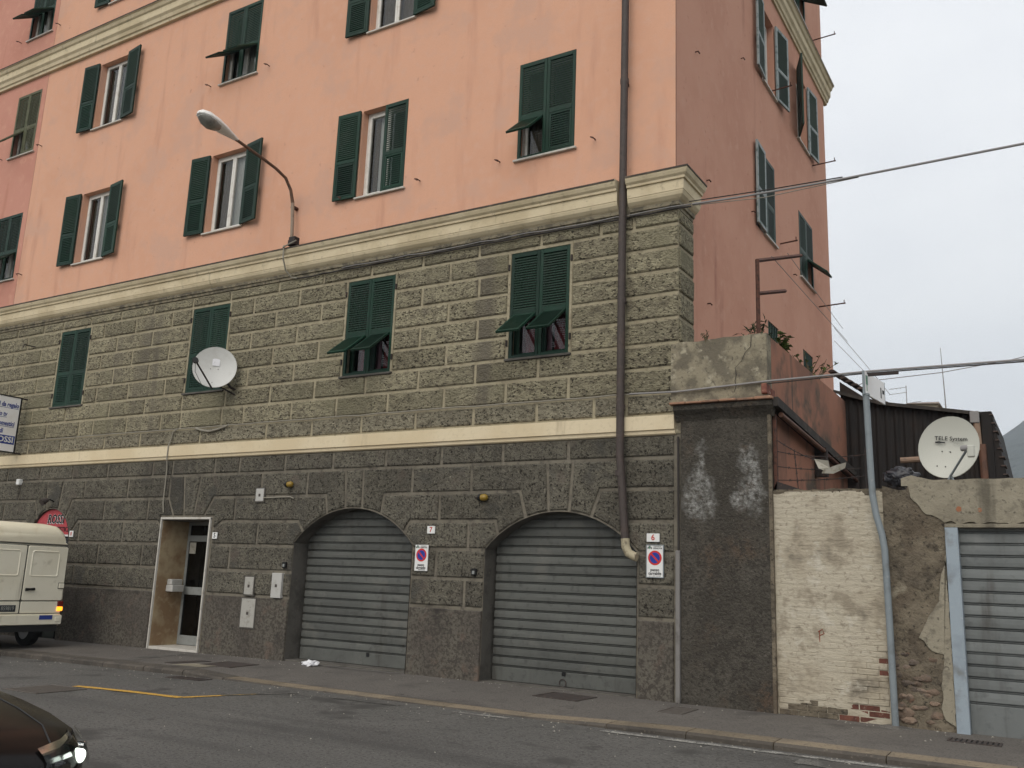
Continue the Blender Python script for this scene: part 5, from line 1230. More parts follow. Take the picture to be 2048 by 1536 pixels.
gw = empty('crumbling_garage_wall', (3.0, 0.1, 0.0), 'crumbling grey rendered street wall holding the pale framed garage', 'wall')
v, f = noisy_face(2.655, 3.345, -0.3, 2.78, -0.03, 0.035, 0.035, lambda x: 0.05*noise.noise((x*4, 9, 0))+(0.06 if x > 2.95 else 0), frq=3.6, y1=0.3)
mk('rendered_face', v, f, 'crumble', gw, smooth=True, fix=False)
# patches of sound render standing proud of the decayed face
def patch(pts, y, mat, name='render_patch'):
    pts = ccw(pts); cxp = sum(p[0] for p in pts)/len(pts); czp = sum(p[1] for p in pts)/len(pts); P2 = []
    for i in range(len(pts)):
        a, b = Vector(pts[i]), Vector(pts[(i+1) % len(pts)]); m = max(1, int((b-a).length/0.05))
        for k in range(m):
            p = a.lerp(b, k/m); s = 0.016*noise.noise((p.x*9, p.y*9, 4)); P2.append((p.x+s*2, p.y+s*2))
    inn = shrink(P2, 0.012); n_ = len(P2)
    v = [(x, y+0.055, z) for x, z in P2] + [(x, y, z) for x, z in inn]
    f = [[k, (k+1) % n_, n_+(k+1) % n_, n_+k] for k in range(n_)] + [[n_+k for k in range(n_)]]
    return mk(name, v, f, mat, gw)
patch([(3.33, 2.0), (3.25, 1.75), (3.22, 1.45), (3.08, 1.25), (2.98, 1.02), (3.10, 0.86), (3.24, 0.85), (3.20, 0.55), (3.18, 0.15), (3.345, 0.02), (3.345, 1.0)], -0.055, 'old_render')
patch([(2.92, 2.83), (2.97, 2.66), (3.10, 2.50), (3.26, 2.40), (3.335, 2.345), (7.5, 2.345), (7.5, 2.85), (3.0, 2.85)], -0.058, 'old_render')
MB().box(3.345, 7.5, -0.02, 0.3, 2.346, 2.84).build('lintel_wall', 'old_render', gw)
v, f = noisy_face(2.88, 7.5, 2.80, 2.87, -0.055, 0.02, 0.06, lambda x: 0.02*noise.noise((x*5, 3, 2))+(0.06*max(0, 1-abs(x-3.0)/0.2)), frq=6, y1=0.3)
mk('coping', v, f, 'old_render', gw, smooth=True, fix=False)
MB().box(6.62, 7.5, -0.03, 0.3, -0.3, 2.345).build('far_pier', 'old_render', gw)
def rubble_stone(x, z, rx, rz):
    bm = bmesh.new(); bmesh.ops.create_icosphere(bm, subdivisions=2, radius=1)
    sd = RND.uniform(0, 50)
    for q in bm.verts:
        k = 1+0.35*noise.noise(q.co*1.4+Vector((sd, 0, 0)))
        q.co = Vector((x+q.co.x*rx*k, 0.004+q.co.y*0.05*k, z+q.co.z*rz*k))
    vv = [q.co[:] for q in bm.verts]; bm.verts.index_update(); ff = [[a.index for a in p.verts] for p in bm.faces]; bm.free()
    mk('rubble_stone', vv, ff, 'rubble', gw, smooth=True)
for k in range(34):
    rubble_stone(RND.uniform(2.70, 3.16), 0.05+0.80*(k/34)+RND.uniform(-.03, .03), RND.uniform(0.05, 0.10), RND.uniform(0.03, 0.06))
mb = MB().cbox(3.335, 3.475, -0.075, 0.14, -0.05, 2.33, 0.006)
mb.build('door_jamb', 'blue_steel', gw)
MB().cbox(3.335, 6.7, -0.078, 0.14, 2.30, 2.345, 0.005).build('door_lintel', 'old_render', gw)
MB().cbox(6.50, 6.64, -0.075, 0.14, -0.05, 2.30, 0.006).build('door_jamb', 'blue_steel', gw)
roller(gw, 3.475, 6.50, 0.06, -0.02, 2.28, 0.137, 'grey_steel_pale', bottom=0.34)
for x_, z_, r_ in ((3.50, 2.515, 0.03), (3.72, 2.505, 0.022)):
    MB().poly([(x_+r_*(1.1 if k % 2 else 0.9)*math.cos(k*math.pi/5), z_+r_*1.2*math.sin(k*math.pi/5)) for k in range(10)], -0.0615, -0.0585).build('orange_mark', 'orange_mark', gw)

# iron post and barbed wire on the low wall
bp = empty('barbed_wire_fence', (1.9, 0.1, 2.74), 'rusty post with strands of barbed wire above the cream wall', 'fence')
MB().cbox(1.31, 1.36, 0.02, 0.07, 2.76, 3.80, 0.006).build('post', 'rust', bp)
MB().add([(1.29, 0.02, 2.76), (1.75, 0.02, 2.76), (1.35, 0.02, 2.90), (1.29, 0.06, 2.76), (1.75, 0.06, 2.76), (1.35, 0.06, 2.90)], [(0, 1, 2), (3, 5, 4), (0, 3, 4, 1), (1, 4, 5, 2), (2, 5, 3, 0)]).build('rusted_plate', 'dark_iron', bp)
def barb(a, b, sag, k=7):
    a, b = Vector(a), Vector(b); pts = []
    for i in range(k+1):
        t = i/k; p = a.lerp(b, t); p.z -= sag*4*t*(1-t); pts.append(p)
    MB().tube(pts, 0.0055, 4).build('wire_strand', 'dark_iron', bp)
    mb = MB()
    for p in pts[1:-1]: mb.tube([p+Vector((-.012, 0, -.016)), p+Vector((.012, 0, .016))], 0.004, 3); mb.tube([p+Vector((-.012, 0, .016)), p+Vector((.014, 0, -.014))], 0.004, 3)
    mb.build('barbs', 'dark_iron', bp)['kind'] = 'stuff'
barb((1.36, 0.05, 3.45), (2.0, 0.05, 3.12), 0.04); barb((1.36, 0.05, 3.30), (2.45, 0.08, 3.22), 0.05); barb((1.36, 0.05, 3.10), (2.40, 0.08, 3.05), 0.03); barb((1.36, 0.05, 2.92), (2.45, 0.08, 2.95), 0.02); barb((1.58, 0.05, 3.32), (1.62, 0.05, 2.80), 0.0, 5)
MB().tube([(2.46, 0.08, 2.72), (2.46, 0.08, 3.30)], 0.012, 5).build('post', 'dark_iron', bp)
rg = mk('plastic_scrap', [(1.84, 0.02, 3.18), (2.02, 0.00, 3.15), (2.03, 0.03, 3.06), (1.95, 0.0, 3.03), (1.90, -0.02, 3.05), (2.13, -0.02, 3.09), (2.24, 0.0, 3.12), (2.22, 0.02, 3.05), (2.08, 0.0, 2.98), (1.93, 0.01, 2.99)], [[0, 1, 2, 4], [4, 2, 3], [3, 5, 9], [5, 6, 7], [5, 7, 8, 9]], 'rag', None)
tag(rg, 'torn pale plastic scrap caught in the barbed wire', 'rag')

# black bag on the wall
bm = bmesh.new(); bmesh.ops.create_icosphere(bm, subdivisions=4, radius=1)
for q in bm.verts:
    p = q.co.copy(); k = 1+0.28*noise.noise(p*2.2)+0.14*noise.noise(p*5)+0.06*noise.noise(p*11)
    q.co = Vector((2.86+p.x*0.20*k, 0.10+p.y*0.13*k, 2.93+p.z*0.12*k))
vv = [q.co[:] for q in bm.verts]; bm.verts.index_update(); ff = [[a.index for a in p.verts] for p in bm.faces]; bm.free()
tag(mk('plastic_bag', vv, ff, 'bag_black', None, smooth=True), 'crumpled black plastic bag on top of the low wall', 'bag')

# ================================================================== SIGN POST
sp = empty('sign_post', (2.69, -0.13, 0.0), 'bent blue grey street sign post on the pavement by the walls', 'sign post')
MB().tube([(2.70, -0.14, -0.03), (2.685, -0.13, 1.2), (2.67, -0.13, 2.03), (2.645, -0.13, 2.22), (2.59, -0.13, 2.45), (2.56, -0.13, 2.68), (2.552, -0.13, 2.9), (2.54, -0.13, 3.6), (2.535, -0.13, 3.95)], 0.040, 14).build('pole', 'pole_steel', sp, smooth=True)
bm_ = MB().loft([[(2.69+r*math.cos(k*math.pi/7), -0.14+r*0.7*math.sin(k*math.pi/7), z) for k in range(14)] for r, z in ((0.21, -0.03), (0.18, 0.008), (0.10, 0.022))])
bm_.build('concrete_foot', 'pavement_patch', sp)
ss = empty('street_sign', (2.56, 0.2, 3.95), 'white street name sign seen edge on, clamped to the bent post', 'sign')
da = Vector((math.cos(rad(83)), math.sin(rad(83)), 0)); dn = Vector((da.y, -da.x, 0))
o0 = Vector((2.53, -0.13, 4.10)) - da*0.03
rot_s = Matrix((da, Vector((0, 0, 1)), dn)).transposed()
def plate(u0, u1, z0, z1, t0, t1, nm, mt):
    vs = [o0+da*u+Vector((0, 0, z))+dn*t for t in (t0, t1) for u, z in ((u0, z0), (u1, z0), (u1, z1), (u0, z1))]
    mk(nm, [tuple(q) for q in vs], [(0, 3, 2, 1), (4, 5, 6, 7), (0, 1, 5, 4), (1, 2, 6, 5), (2, 3, 7, 6), (3, 0, 4, 7)], mt, ss)
plate(-0.02, 0.80, -0.145, 0.145, -0.012, 0.012, 'plate', 'lightbox')
plate(-0.028, -0.021, -0.15, 0.15, -0.016, 0.016, 'edge', 'pole_steel'); plate(0.801, 0.808, -0.15, 0.15, -0.016, 0.016, 'edge', 'pole_steel')
plate(0.02, 0.10, -0.02, 0.10, 0.0125, 0.014, 'printed_arrow', 'sign_green'); plate(0.045, 0.07, -0.10, -0.02, 0.0125, 0.014, 'printed_arrow', 'sign_green')
plate(0.62, 0.66, -0.09, 0.05, 0.0125, 0.014, 'printed_mark', 'text_black'); plate(0.70, 0.78, -0.02, 0.03, 0.0125, 0.014, 'printed_mark', 'text_black')
MB().cbox(2.495, 2.575, -0.17, -0.09, 3.93, 3.965, 0.006).build('clamp', 'pole_steel', ss)
sb = MB().cbox(2.57, 2.93, -0.15, -0.12, 4.18, 4.215, 0.004).build('sign_arm', 'dark_iron', sp)

# ================================================================== SHED AND BACKGROUND
sh = empty('dark_shed', (2.6, 6.0, 0.0), 'dark corrugated sheet shed behind the low street wall', 'shed')
SY = 5.0
def shed_top(x): return 5.04-0.345*(x-1.2) if x < 1.9 else 4.80-0.18*(x-1.9)
xs = rng(1.2, 3.40, 0.038); v = []; f = []
for i, x in enumerate(xs):
    y = SY + (0.0 if (i % 4) < 2 else 0.022)
    v += [(x, y, 0.0), (x, y, shed_top(x))]
for i in range(len(xs)-1): f.append([2*i, 2*i+2, 2*i+3, 2*i+1])
mk('sheet_wall', v, f, 'shed_sheet', sh, fix=False)
MB().add([(1.1, SY-0.12, shed_top(1.1)+0.03), (1.9, SY-0.12, shed_top(1.9)+0.03), (3.46, SY-0.12, shed_top(3.46)+0.03), (1.1, SY+4, shed_top(1.1)+0.03), (1.9, SY+4, shed_top(1.9)+0.03), (3.46, SY+4, shed_top(3.46)+0.03),
          (1.1, SY-0.12, shed_top(1.1)-0.03), (1.9, SY-0.12, shed_top(1.9)-0.03), (3.46, SY-0.12, shed_top(3.46)-0.03)],
         [(0, 1, 4, 3), (1, 2, 5, 4), (6, 7, 1, 0), (7, 8, 2, 1)]).build('roof', 'eave_dark', sh)
# right hand bay with sloping tiled flank
MB().add([(3.46, SY-0.05, 0), (3.62, SY-0.05, 0), (3.62, SY-0.05, 4.56), (3.46, SY-0.05, 4.56), (3.46, SY+3, 0), (3.62, SY+3, 0), (3.62, SY+3, 4.56), (3.46, SY+3, 4.56)], [(0, 1, 2, 3), (1, 5, 6, 2), (3, 2, 6, 7), (0, 3, 7, 4)]).build('corner_bay', 'shed_sheet', sh)
MB().add([(3.625, SY-0.05, 4.55), (3.80, SY-0.05, 3.35), (3.86, SY-0.05, 0.0), (3.625, SY-0.05, 0.0), (3.625, SY+3, 4.55), (3.80, SY+3, 3.35), (3.86, SY+3, 0.0)], [(0, 3, 2, 1), (0, 1, 5, 4), (1, 2, 6, 5)]).build('flank', 'shed_sheet', sh)
for i in range(9):
    t = i/8; z = 4.50-1.15*t; x = 3.635+0.165*t
    MB().cbox(x-0.05, x+0.018+RND.uniform(-.012, .014), SY-0.07, SY+0.3, z-0.012, z+0.012, 0.004).build('tile', 'dark_tile', sh)
MB().cbox(3.30, 3.44, SY-0.16, SY-0.02, 4.36, 4.56, 0.01).build('rain_hopper', 'cable_grey', sh)
MB().tube([(3.39, SY-0.09, 4.38), (3.40, SY-0.09, 4.0), (3.41, SY-0.09, 3.9)], 0.055, 10).build('downpipe', 'beige_pipe', sh)
MB().tube([(3.45, SY-0.09, 4.0), (3.47, SY-0.09, 2.5)], 0.06, 10).build('downpipe', 'copper_pipe', sh)
MB().tube([(2.23, SY-0.5, 3.72), (2.8, SY-0.4, 3.75)], 0.05, 10).build('vent_pipe', 'beige_pipe', sh)

th = empty('tiled_lean_to', (1.6, 8.5, 0.0), 'dark lean-to with a row of roof tiles behind the terrace', 'lean-to')
MB().add([(0.75, 7.2, 5.75), (1.75, 6.6, 4.95), (1.75, 6.6, 4.75), (0.75, 7.2, 5.55), (0.75, 10.5, 5.9), (1.75, 10.5, 5.1)], [(0, 1, 5, 4), (0, 3, 2, 1), (1, 2, 5)]).build('roof_deck', 'eave_dark', th)
MB().box(1.30, 1.72, 7.2, 9.8, 0.0, 4.78).build('wall', 'shed_sheet', th)
for i in range(10):
    t = i/9; x = 0.60+1.1*t; y = 7.3-0.6*t; z = 5.98-0.86*t
    rings = [[(x+0.075*math.cos(q), y+dy, z+0.05*math.sin(q)+dz) for q in [math.pi*k/6 for k in range(7)]] for dy, dz in ((-0.08, 0.0), (0.5, 0.03))]
    MB().loft(rings, close=True).build('roof_tile', 'dark_tile', th)

fh = empty('distant_house', (-4.0, 62.0, 0.0), 'distant cream house top with a flat hipped roof beyond the shed', 'building')
MB().box(-5.1, -3.1, 60, 70, 0, 15.25).build('wall', 'house_cream', fh)
MB().add([(-5.15, 59.6, 15.25), (-2.85, 59.6, 15.12), (-2.85, 70.4, 15.12), (-5.15, 70.4, 15.25), (-5.0, 62, 15.75), (-3.15, 62, 15.70), (-3.15, 68, 15.70), (-5.0, 68, 15.75)], [(0, 1, 5, 4), (1, 2, 6, 5), (2, 3, 7, 6), (3, 0, 4, 7), (4, 5, 6, 7), (0, 3, 2, 1)]).build('roof', 'house_roof', fh)
MB().box(-4.3, -3.9, 59.95, 60.02, 14.3, 14.62).build('window', 'dark_room', fh)
MB().box(-12.0, 4.0, 60.5, 72.0, 0, 9.2).build('house_block', 'house_cream', fh)
an = empty('tv_aerial', (-5.17, 60, 14.0), 'thin television aerial with side arms on the distant house', 'aerial')
MB().tube([(-5.17, 60.5, 13.5), (-5.17, 60.5, 16.8)], 0.03, 5).build('mast', 'cable_grey', an)
for z, a, b in ((16.6, -1.2, 0.05), (16.2, -1.2, 0.05), (15.45, 0.0, 1.0)): MB().tube([(-5.17+a, 60.5, z-0.02), (-5.17+b, 60.5, z+0.08)], 0.02, 4).build('arm', 'cable_grey', an)
for a in (-1.0, -0.7, -0.4): MB().tube([(-5.17+a, 60.2, 16.6), (-5.17+a, 60.8, 16.6)], 0.014, 4).build('element', 'cable_grey', an)
am = MB().tube([(-2.55, 61, 12.0), (-2.62, 61, 16.0), (-2.72, 61, 19.6)], [0.06, 0.045, 0.02], 5).build('antenna_mast', 'cable_grey', None); tag(am, 'tall thin antenna mast rising beyond the shed roof', 'antenna')

# hill
def hill_h(x, y):
    d = math.hypot(x-300, (y-1750)*0.8)
    return max(0, 455*math.exp(-(d/520)**2)*(1+0.10*noise.noise((x*0.006, y*0.006, 0)))) + 10*noise.noise((x*0.02, y*0.02, 3)) - 6
sheet('hill', rng(-500, 1700, 30), rng(900, 2500, 40), lambda x, y: hill_h(x, y), 'hill')

hz = MB().box(-2600, 2600, -1500, 2800, -3.0, 640).build('haze', 'soil', None); hz['kind'] = 'stuff'
tag(hz, 'thin pale haze softening the far hillside', 'haze')
hm = bpy.data.materials.new('haze'); hm.use_nodes = True; hm.node_tree.nodes.clear()
ho = hm.node_tree.nodes.new('ShaderNodeOutputMaterial'); hv = hm.node_tree.nodes.new('ShaderNodeVolumePrincipled')
hv.inputs['Color'].default_value = (0.82, 0.91, 1.0, 1); hv.inputs['Density'].default_value = 0.00040
hm.node_tree.links.new(hv.outputs[0], ho.inputs['Volume']); hz.data.materials[0] = hm

# ================================================================== PLANTS ON THE TERRACE
def plant(name, base, h, spread, n, mat, label, lw_=0.022, ll_=0.13, stems=5, droop=0.3):
    e = empty(name, base, label, 'plant', None); b = Vector(base)
    st = MB(); lf = MB()
    for s in range(stems):
        ang = RND.uniform(0, 6.28); tip = b+Vector((math.cos(ang)*spread*RND.uniform(.4, 1), math.sin(ang)*spread*RND.uniform(.4, 1), h*RND.uniform(.6, 1)))
        mid = b.lerp(tip, 0.5)+Vector((0, 0, h*0.12))
        st.tube([b, mid, tip], [0.010, 0.007, 0.004], 5)
        for k in range(n//stems):
            t = RND.uniform(0.3, 1.0); p = (b.lerp(mid, t*2) if t < .5 else mid.lerp(tip, t*2-1))
            d = Vector((RND.uniform(-1, 1), RND.uniform(-1, 1), RND.uniform(-droop, 0.8))).normalized()
            s_ = d.cross(Vector((0, 0, 1))).normalized(); L_ = ll_*RND.uniform(.7, 1.2); w_ = lw_*RND.uniform(.8, 1.2); up2 = s_.cross(d)
            lf.add([p, p+d*L_*0.45+s_*w_+up2*0.006, p+d*L_-Vector((0, 0, L_*0.15)), p+d*L_*0.45-s_*w_+up2*0.006], [(0, 1, 2, 3)])
    st.build('stems', 'stem', e); lf.build('leaves', mat, e, fix=False)['kind'] = 'stuff'
    return e
plant('shrub', (1.02, 0.32, 4.62), 0.62, 0.26, 110, 'leaf_dark', 'spiky dark oleander beside the iron frame on the terrace', 0.016, 0.16, 8)
plant('climbing_plant', (0.95, 1.7, 4.70), 0.72, 0.22, 240, 'leaf_light', 'bushy light green plant growing over the terrace parapet', 0.045, 0.10, 10)
plant('climbing_plant', (1.08, 3.0, 4.75), 0.55, 0.55, 60, 'leaf_light', 'sparse trailing plant further back along the red parapet', 0.03, 0.09, 7)
plant('weed', (0.80, 4.6, 4.85), 1.0, 0.35, 40, 'leaf_dark', 'thin straggly weed against the pink side wall', 0.02, 0.09, 6)
plant('weed', (0.42, -0.02, 4.86), 0.16, 0.07, 30, 'leaf_dark', 'small weed at the joint of parapet and corner stones', 0.008, 0.05, 5)
plant('weed', (1.36, 6.3, 3.9), 0.35, 0.35, 50, 'leaf_dark', 'weed growing on the lower eave behind the post', 0.02, 0.08, 6)

# litter
bm = bmesh.new(); bmesh.ops.create_icosphere(bm, subdivisions=3, radius=1)
for q in bm.verts:
    p = q.co.copy(); k = 1+0.5*noise.noise(p*2.0)+0.3*noise.noise(p*5.5)
    q.co = Vector((-6.28+p.x*0.15*k, -0.28+p.y*0.10*k, walk_z(-6.28, -0.28)+0.035+max(p.z, -0.6)*0.055*k))
vv = [q.co[:] for q in bm.verts]; bm.verts.index_update(); ff = [[a.index for a in p.verts] for p in bm.faces]; bm.free()
tag(mk('litter', vv, ff, 'paper', None), 'crumpled white paper litter on the pavement before garage 7', 'litter')

gb = MB()
for k in range(420):
    x_ = RND.uniform(-11, 5.5); u = RND.random()
    if u < 0.45: y_ = KY-RND.random()**2*0.7-0.02; z_ = road_z(x_, y_)
    elif u < 0.8: y_ = -RND.random()**2.2*0.9-0.03; z_ = walk_z(x_, y_)
    else: y_ = RND.uniform(-9, -2.3); z_ = road_z(x_, y_)
    r_ = RND.uniform(0.004, 0.013); a_ = RND.uniform(0, 6.28)
    pts = [(x_+r_*RND.uniform(.6, 1.6)*math.cos(a_+q*1.571), y_+r_*RND.uniform(.6, 1.4)*math.sin(a_+q*1.571)) for q in range(4)]
    gb.add([(p[0], p[1], z_+0.001) for p in pts]+[(x_, y_, z_+0.004+r_*0.6)], [(0, 1, 4), (1, 2, 4), (2, 3, 4), (3, 0, 4)])
gr_ = gb.build('grit', 'rag', None, fix=False); gr_['kind'] = 'stuff'; tag(gr_, 'scattered pale grit and scraps in the gutter and along the walls', 'grit')

# ================================================================== VAN
VN = empty('delivery_van', (-14.2, -1.9, -0.1), 'cream white panel van with closed rear doors parked half on the pavement', 'van')
VX, VL, VR = -12.0, -2.76, -1.06            # rear plane, side planes
vc = (VL+VR)/2; vh = (VR-VL)/2
def vsec(x, z0, z1, half, tum, r=0.10, n=5):
    """rounded cross section at station x"""
    pts = []
    top = half-tum
    for k in range(n+1):
        q = math.pi/2*k/n; pts.append((x, vc+top-r+r*math.sin(q), z1-r+r*math.cos(q)))
    pts += [(x, vc+half, z0+(z1-z0)*0.35), (x, vc+half-0.02, z0)]
    m = [(x, 2*vc-p[1], p[2]) for p in pts[::-1]]
    return pts + m
rings = [vsec(VX, 0.36, 1.80, vh-0.03, 0.05, 0.04), vsec(VX-0.03, 0.34, 1.83, vh, 0.05, 0.05), vsec(VX-0.5, 0.33, 1.84, vh+0.01, 0.05, 0.05), vsec(VX-3.2, 0.33, 1.84, vh+0.01, 0.05, 0.05), vsec(VX-3.3, 0.33, 1.82, vh, 0.08, 0.06)]
MB().loft(rings).build('body', 'van_paint', VN, smooth=True)
rings = [vsec(VX-3.301, 0.33, 1.82, vh, 0.08, 0.06), vsec(VX-3.9, 0.33, 1.30, vh-0.01, 0.06, 0.10), vsec(VX-4.6, 0.33, 1.02, vh-0.04, 0.04, 0.12), vsec(VX-4.78, 0.36, 0.85, vh-0.12, 0.04, 0.12)]
MB().loft(rings).build('bonnet', 'van_paint', VN, smooth=True)
def rsec(x, z1, half, r):
    pts = []; n = 6
    for k in range(n+1):
        q = math.pi/2*k/n; pts.append((x, vc+half-r+r*math.sin(q), z1-r*1.15+r*1.15*math.cos(q)))
    pts.append((x, vc+vh-0.045, 1.845))
    return pts + [(x, 2*vc-p[1], p[2]) for p in pts[::-1]]
rings = [rsec(VX-0.005, 2.02, vh-0.10, 0.12), rsec(VX-0.05, 2.12, vh-0.09, 0.18), rsec(VX-0.16, 2.19, vh-0.08, 0.22), rsec(VX-0.5, 2.23, vh-0.08, 0.22), rsec(VX-3.0, 2.23, vh-0.08, 0.22), rsec(VX-3.4, 2.0, vh-0.10, 0.12)]
MB().loft(rings).build('roof', 'van_roof', VN, smooth=True)
MB().box(VX-3.3, VX+0.006, VL+0.02, VR-0.02, 1.832, 1.850).build('roof_seam', 'gap', VN)
def rr(y0, y1, z0, z1, r, n=4):
    pts = []
    for cy, cz, a0 in ((y1-r, z1-r, 0), (y0+r, z1-r, 90), (y0+r, z0+r, 180), (y1-r, z0+r, 270)):
        for k in range(n+1):
            q = rad(a0+90*k/n); pts.append((cy+r*math.cos(q), cz+r*math.sin(q)))
    return pts
def rpanel(name, y0, y1, z0, z1, r, xa, xb, mat, inset=0.0, par=VN):
    o_ = rr(y0, y1, z0, z1, r); i_ = rr(y0+inset, y1-inset, z0+inset, z1-inset, max(r-inset*0.5, 0.004))
    n_ = len(o_)
    v = [(xa, y, z) for y, z in o_] + [(xb, y, z) for y, z in i_]
    f = [[k, (k+1) % n_, n_+(k+1) % n_, n_+k] for k in range(n_)] + [[n_+k for k in range(n_)]]
    return mk(name, v, f, mat, par, smooth=True)
def rring(name, y0, y1, z0, z1, r, xa, xb, wd_, mat, par):
    rs = []
    for d, x_ in ((0, xa), (wd_*0.35, xb), (wd_*0.65, xb), (wd_, xa)): rs.append([(x_, y, z) for y, z in rr(y0+d, y1-d, z0+d, z1-d, max(r-d*0.6, 0.01))])
    return MB().loft(rs, caps=False).build(name, mat, par, smooth=True)
for a, b, hand in ((VL+0.035, vc-0.011, 1), (vc+0.011, VR-0.035, -1)):
    d_ = rpanel('rear_door', a, b, 0.80, 1.80, 0.03, VX-0.002, VX+0.016, 'van_paint', 0.010)
    m_ = 0.10
    rring('panel_bead', a+m_-0.02, b-m_-0.05*(1 if hand < 0 else 0), 1.23, 1.72, 0.05, VX+0.014, VX+0.026, 0.035, 'van_paint', d_)
    if hand < 0:
        MB().tube([(VX+0.035, a+0.04, 1.0), (VX+0.045, a+0.12, 1.005), (VX+0.035, a+0.21, 1.01)], [0.03, 0.02, 0.024], 8).build('handle', 'black', d_)
    hy = b-0.06 if hand < 0 else a+0.06
    MB().cbox(VX+0.014, VX+0.04, hy-0.05, hy+0.05, 1.03, 1.12, 0.006).build('hinge', 'van_paint', d_)
    rring('hinge_seal', hy-0.064, hy+0.064, 1.016, 1.134, 0.012, VX+0.015, VX+0.021, 0.014, 'car_trim', d_)
    v_ = rpanel('lower_panel', a, b, 0.57, 0.785, 0.02, VX-0.002, VX+0.012, 'van_paint', 0.008)
MB().box(VX-0.002, VX+0.001, VL+0.03, VR-0.03, 0.56, 1.81).build('door_gaps', 'gap', VN)
bp_ = rpanel('bumper', VL-0.0, VR+0.0, 0.35, 0.555, 0.03, VX-0.05, VX+0.05, 'van_paint', 0.02)
for y in (VL+0.10, VR-0.10): MB().cbox(VX+0.045, VX+0.06, y-0.05, y+0.05, 0.415, 0.50, 0.006).build('bumper_hinge', 'van_paint', bp_)
MB().box(VX+0.05, VX+0.054, -1.53, -1.27, 0.455, 0.535).build('sticker', 'text_blue', bp_)
MB().box(VX-4.5, VX+0.02, VL+0.08, VR-0.08, 0.24, 0.352).build('underbody', 'car_trim', VN)
for y in (VL+0.065, VR-0.065):
    MB().cbox(VX+0.0, VX+0.035, y-0.055, y+0.055, 0.69, 0.79, 0.008).build('tail_light', 'tail_red', VN)
    MB().cbox(VX+0.0, VX+0.035, y-0.055, y+0.055, 0.61, 0.688, 0.008).build('turn_signal', 'tail_amber', VN)
pl = MB().cbox(VX+0.012, VX+0.02, -2.42, -1.99, 0.60, 0.72, 0.003).build('number_plate', 'plate_dark', VN)
text('plate_number', 'GE 859819', 0.105, 'text_grey', pl, (VX+0.021, -2.205, 0.66), EAST, ex=0.0008, sx=0.78)
def wheel(par, cx, cy, cz, r, wd_, axis='y'):
    prof = [(-wd_/2, r*0.62), (-wd_/2, r*0.9), (-wd_/2+0.02, r), (wd_/2-0.02, r), (wd_/2, r*0.9), (wd_/2, r*0.62)]
    K = 28
    rings = [[(cx+q*math.cos(2*math.pi*k/K), cy+d, cz+q*math.sin(2*math.pi*k/K)) for k in range(K)] for d, q in prof]
    w_ = MB().loft(rings, caps=False).build('wheel', 'black_rubber', par, smooth=True)
    rings = [[(cx+q*math.cos(2*math.pi*k/K), cy+d, cz+q*math.sin(2*math.pi*k/K)) for k in range(K)] for d, q in ((-wd_/2+0.015, r*0.63), (-wd_/2+0.03, r*0.5), (-wd_/2+0.05, r*0.2), (wd_/2-0.05, r*0.2), (wd_/2-0.03, r*0.5), (wd_/2-0.015, r*0.63))]
    MB().loft(rings).build('rim', 'rim', w_, smooth=True)
wheel(VN, -12.75, VR-0.16, walk_z(-12.75, -1.2)+0.31, 0.31, 0.19); wheel(VN, -12.75, VL+0.16, road_z(-12.75, -2.6)+0.31, 0.31, 0.19)
wheel(VN, -15.75, VR-0.16, walk_z(-15.75, -1.2)+0.31, 0.31, 0.19); wheel(VN, -15.75, VL+0.16, road_z(-15.75, -2.6)+0.31, 0.31, 0.19)

# ================================================================== BLACK CAR (front wing and headlamp enter the frame)
CR = empty('black_car', (-1.2, -9.75, -0.09), 'shiny black car with its headlamp lit driving along the road', 'car')
cc = -9.78; RZ = -0.09
def csec(x, zb, zsh, ztop, half, crown, n=8):
    """half-section from sill to bonnet centre, mirrored"""
    pts = [(x, half-0.06, zb), (x, half, zb+0.10), (x, half+0.005, zb+(zsh-zb)*0.55), (x, half-0.015, zsh-0.06), (x, half-0.045, zsh-0.012)]
    for k in range(1, n+1):
        t = k/n; pts.append((x, (half-0.06)*(1-t), zsh+(ztop-zsh)*math.sin(t*math.pi/2)))
    full = [(p[0], cc+p[1], p[2]) for p in pts] + [(p[0], cc-p[1], p[2]) for p in pts[::-1][1:]]
    return full
st = [(0.56, 0.22, 0.52, 0.55, 0.50), (0.52, 0.16, 0.60, 0.645, 0.62), (0.42, 0.12, 0.66, 0.72, 0.73), (0.24, 0.10, 0.715, 0.785, 0.81), (-0.02, 0.10, 0.762, 0.84, 0.845), (-0.30, 0.10, 0.80, 0.89, 0.86), (-0.58, 0.10, 0.83, 0.93, 0.865), (-0.60, 0.10, 0.832, 0.935, 0.865)]
MB().loft([csec(x, zb+RZ+0.09, zs, zt, hf, 0) for x, zb, zs, zt, hf in st]).build('bonnet', 'car_black', CR, smooth=True)
st2 = [(-0.602, 0.10, 0.832, 0.935, 0.865), (-1.3, 0.10, 0.84, 0.93, 0.87), (-2.6, 0.10, 0.86, 0.94, 0.87), (-3.2, 0.12, 0.86, 0.95, 0.84), (-3.55, 0.20, 0.80, 0.88, 0.74)]
MB().loft([csec(x, zb, zs, zt, hf, 0) for x, zb, zs, zt, hf in st2]).build('body', 'car_black', CR, smooth=True)
def gsec(x, z1, half):
    base = 0.86
    return [(x, cc+0.76, base), (x, cc+half, z1-0.05), (x, cc+half-0.12, z1), (x, cc-half+0.12, z1), (x, cc-half, z1-0.05), (x, cc-0.76, base)]
MB().loft([gsec(-0.62, 0.93, 0.74), gsec(-1.35, 1.36, 0.58), gsec(-1.7, 1.42, 0.57), gsec(-2.6, 1.40, 0.57), gsec(-3.25, 0.95, 0.70)]).build('greenhouse', 'glass_dark', CR)
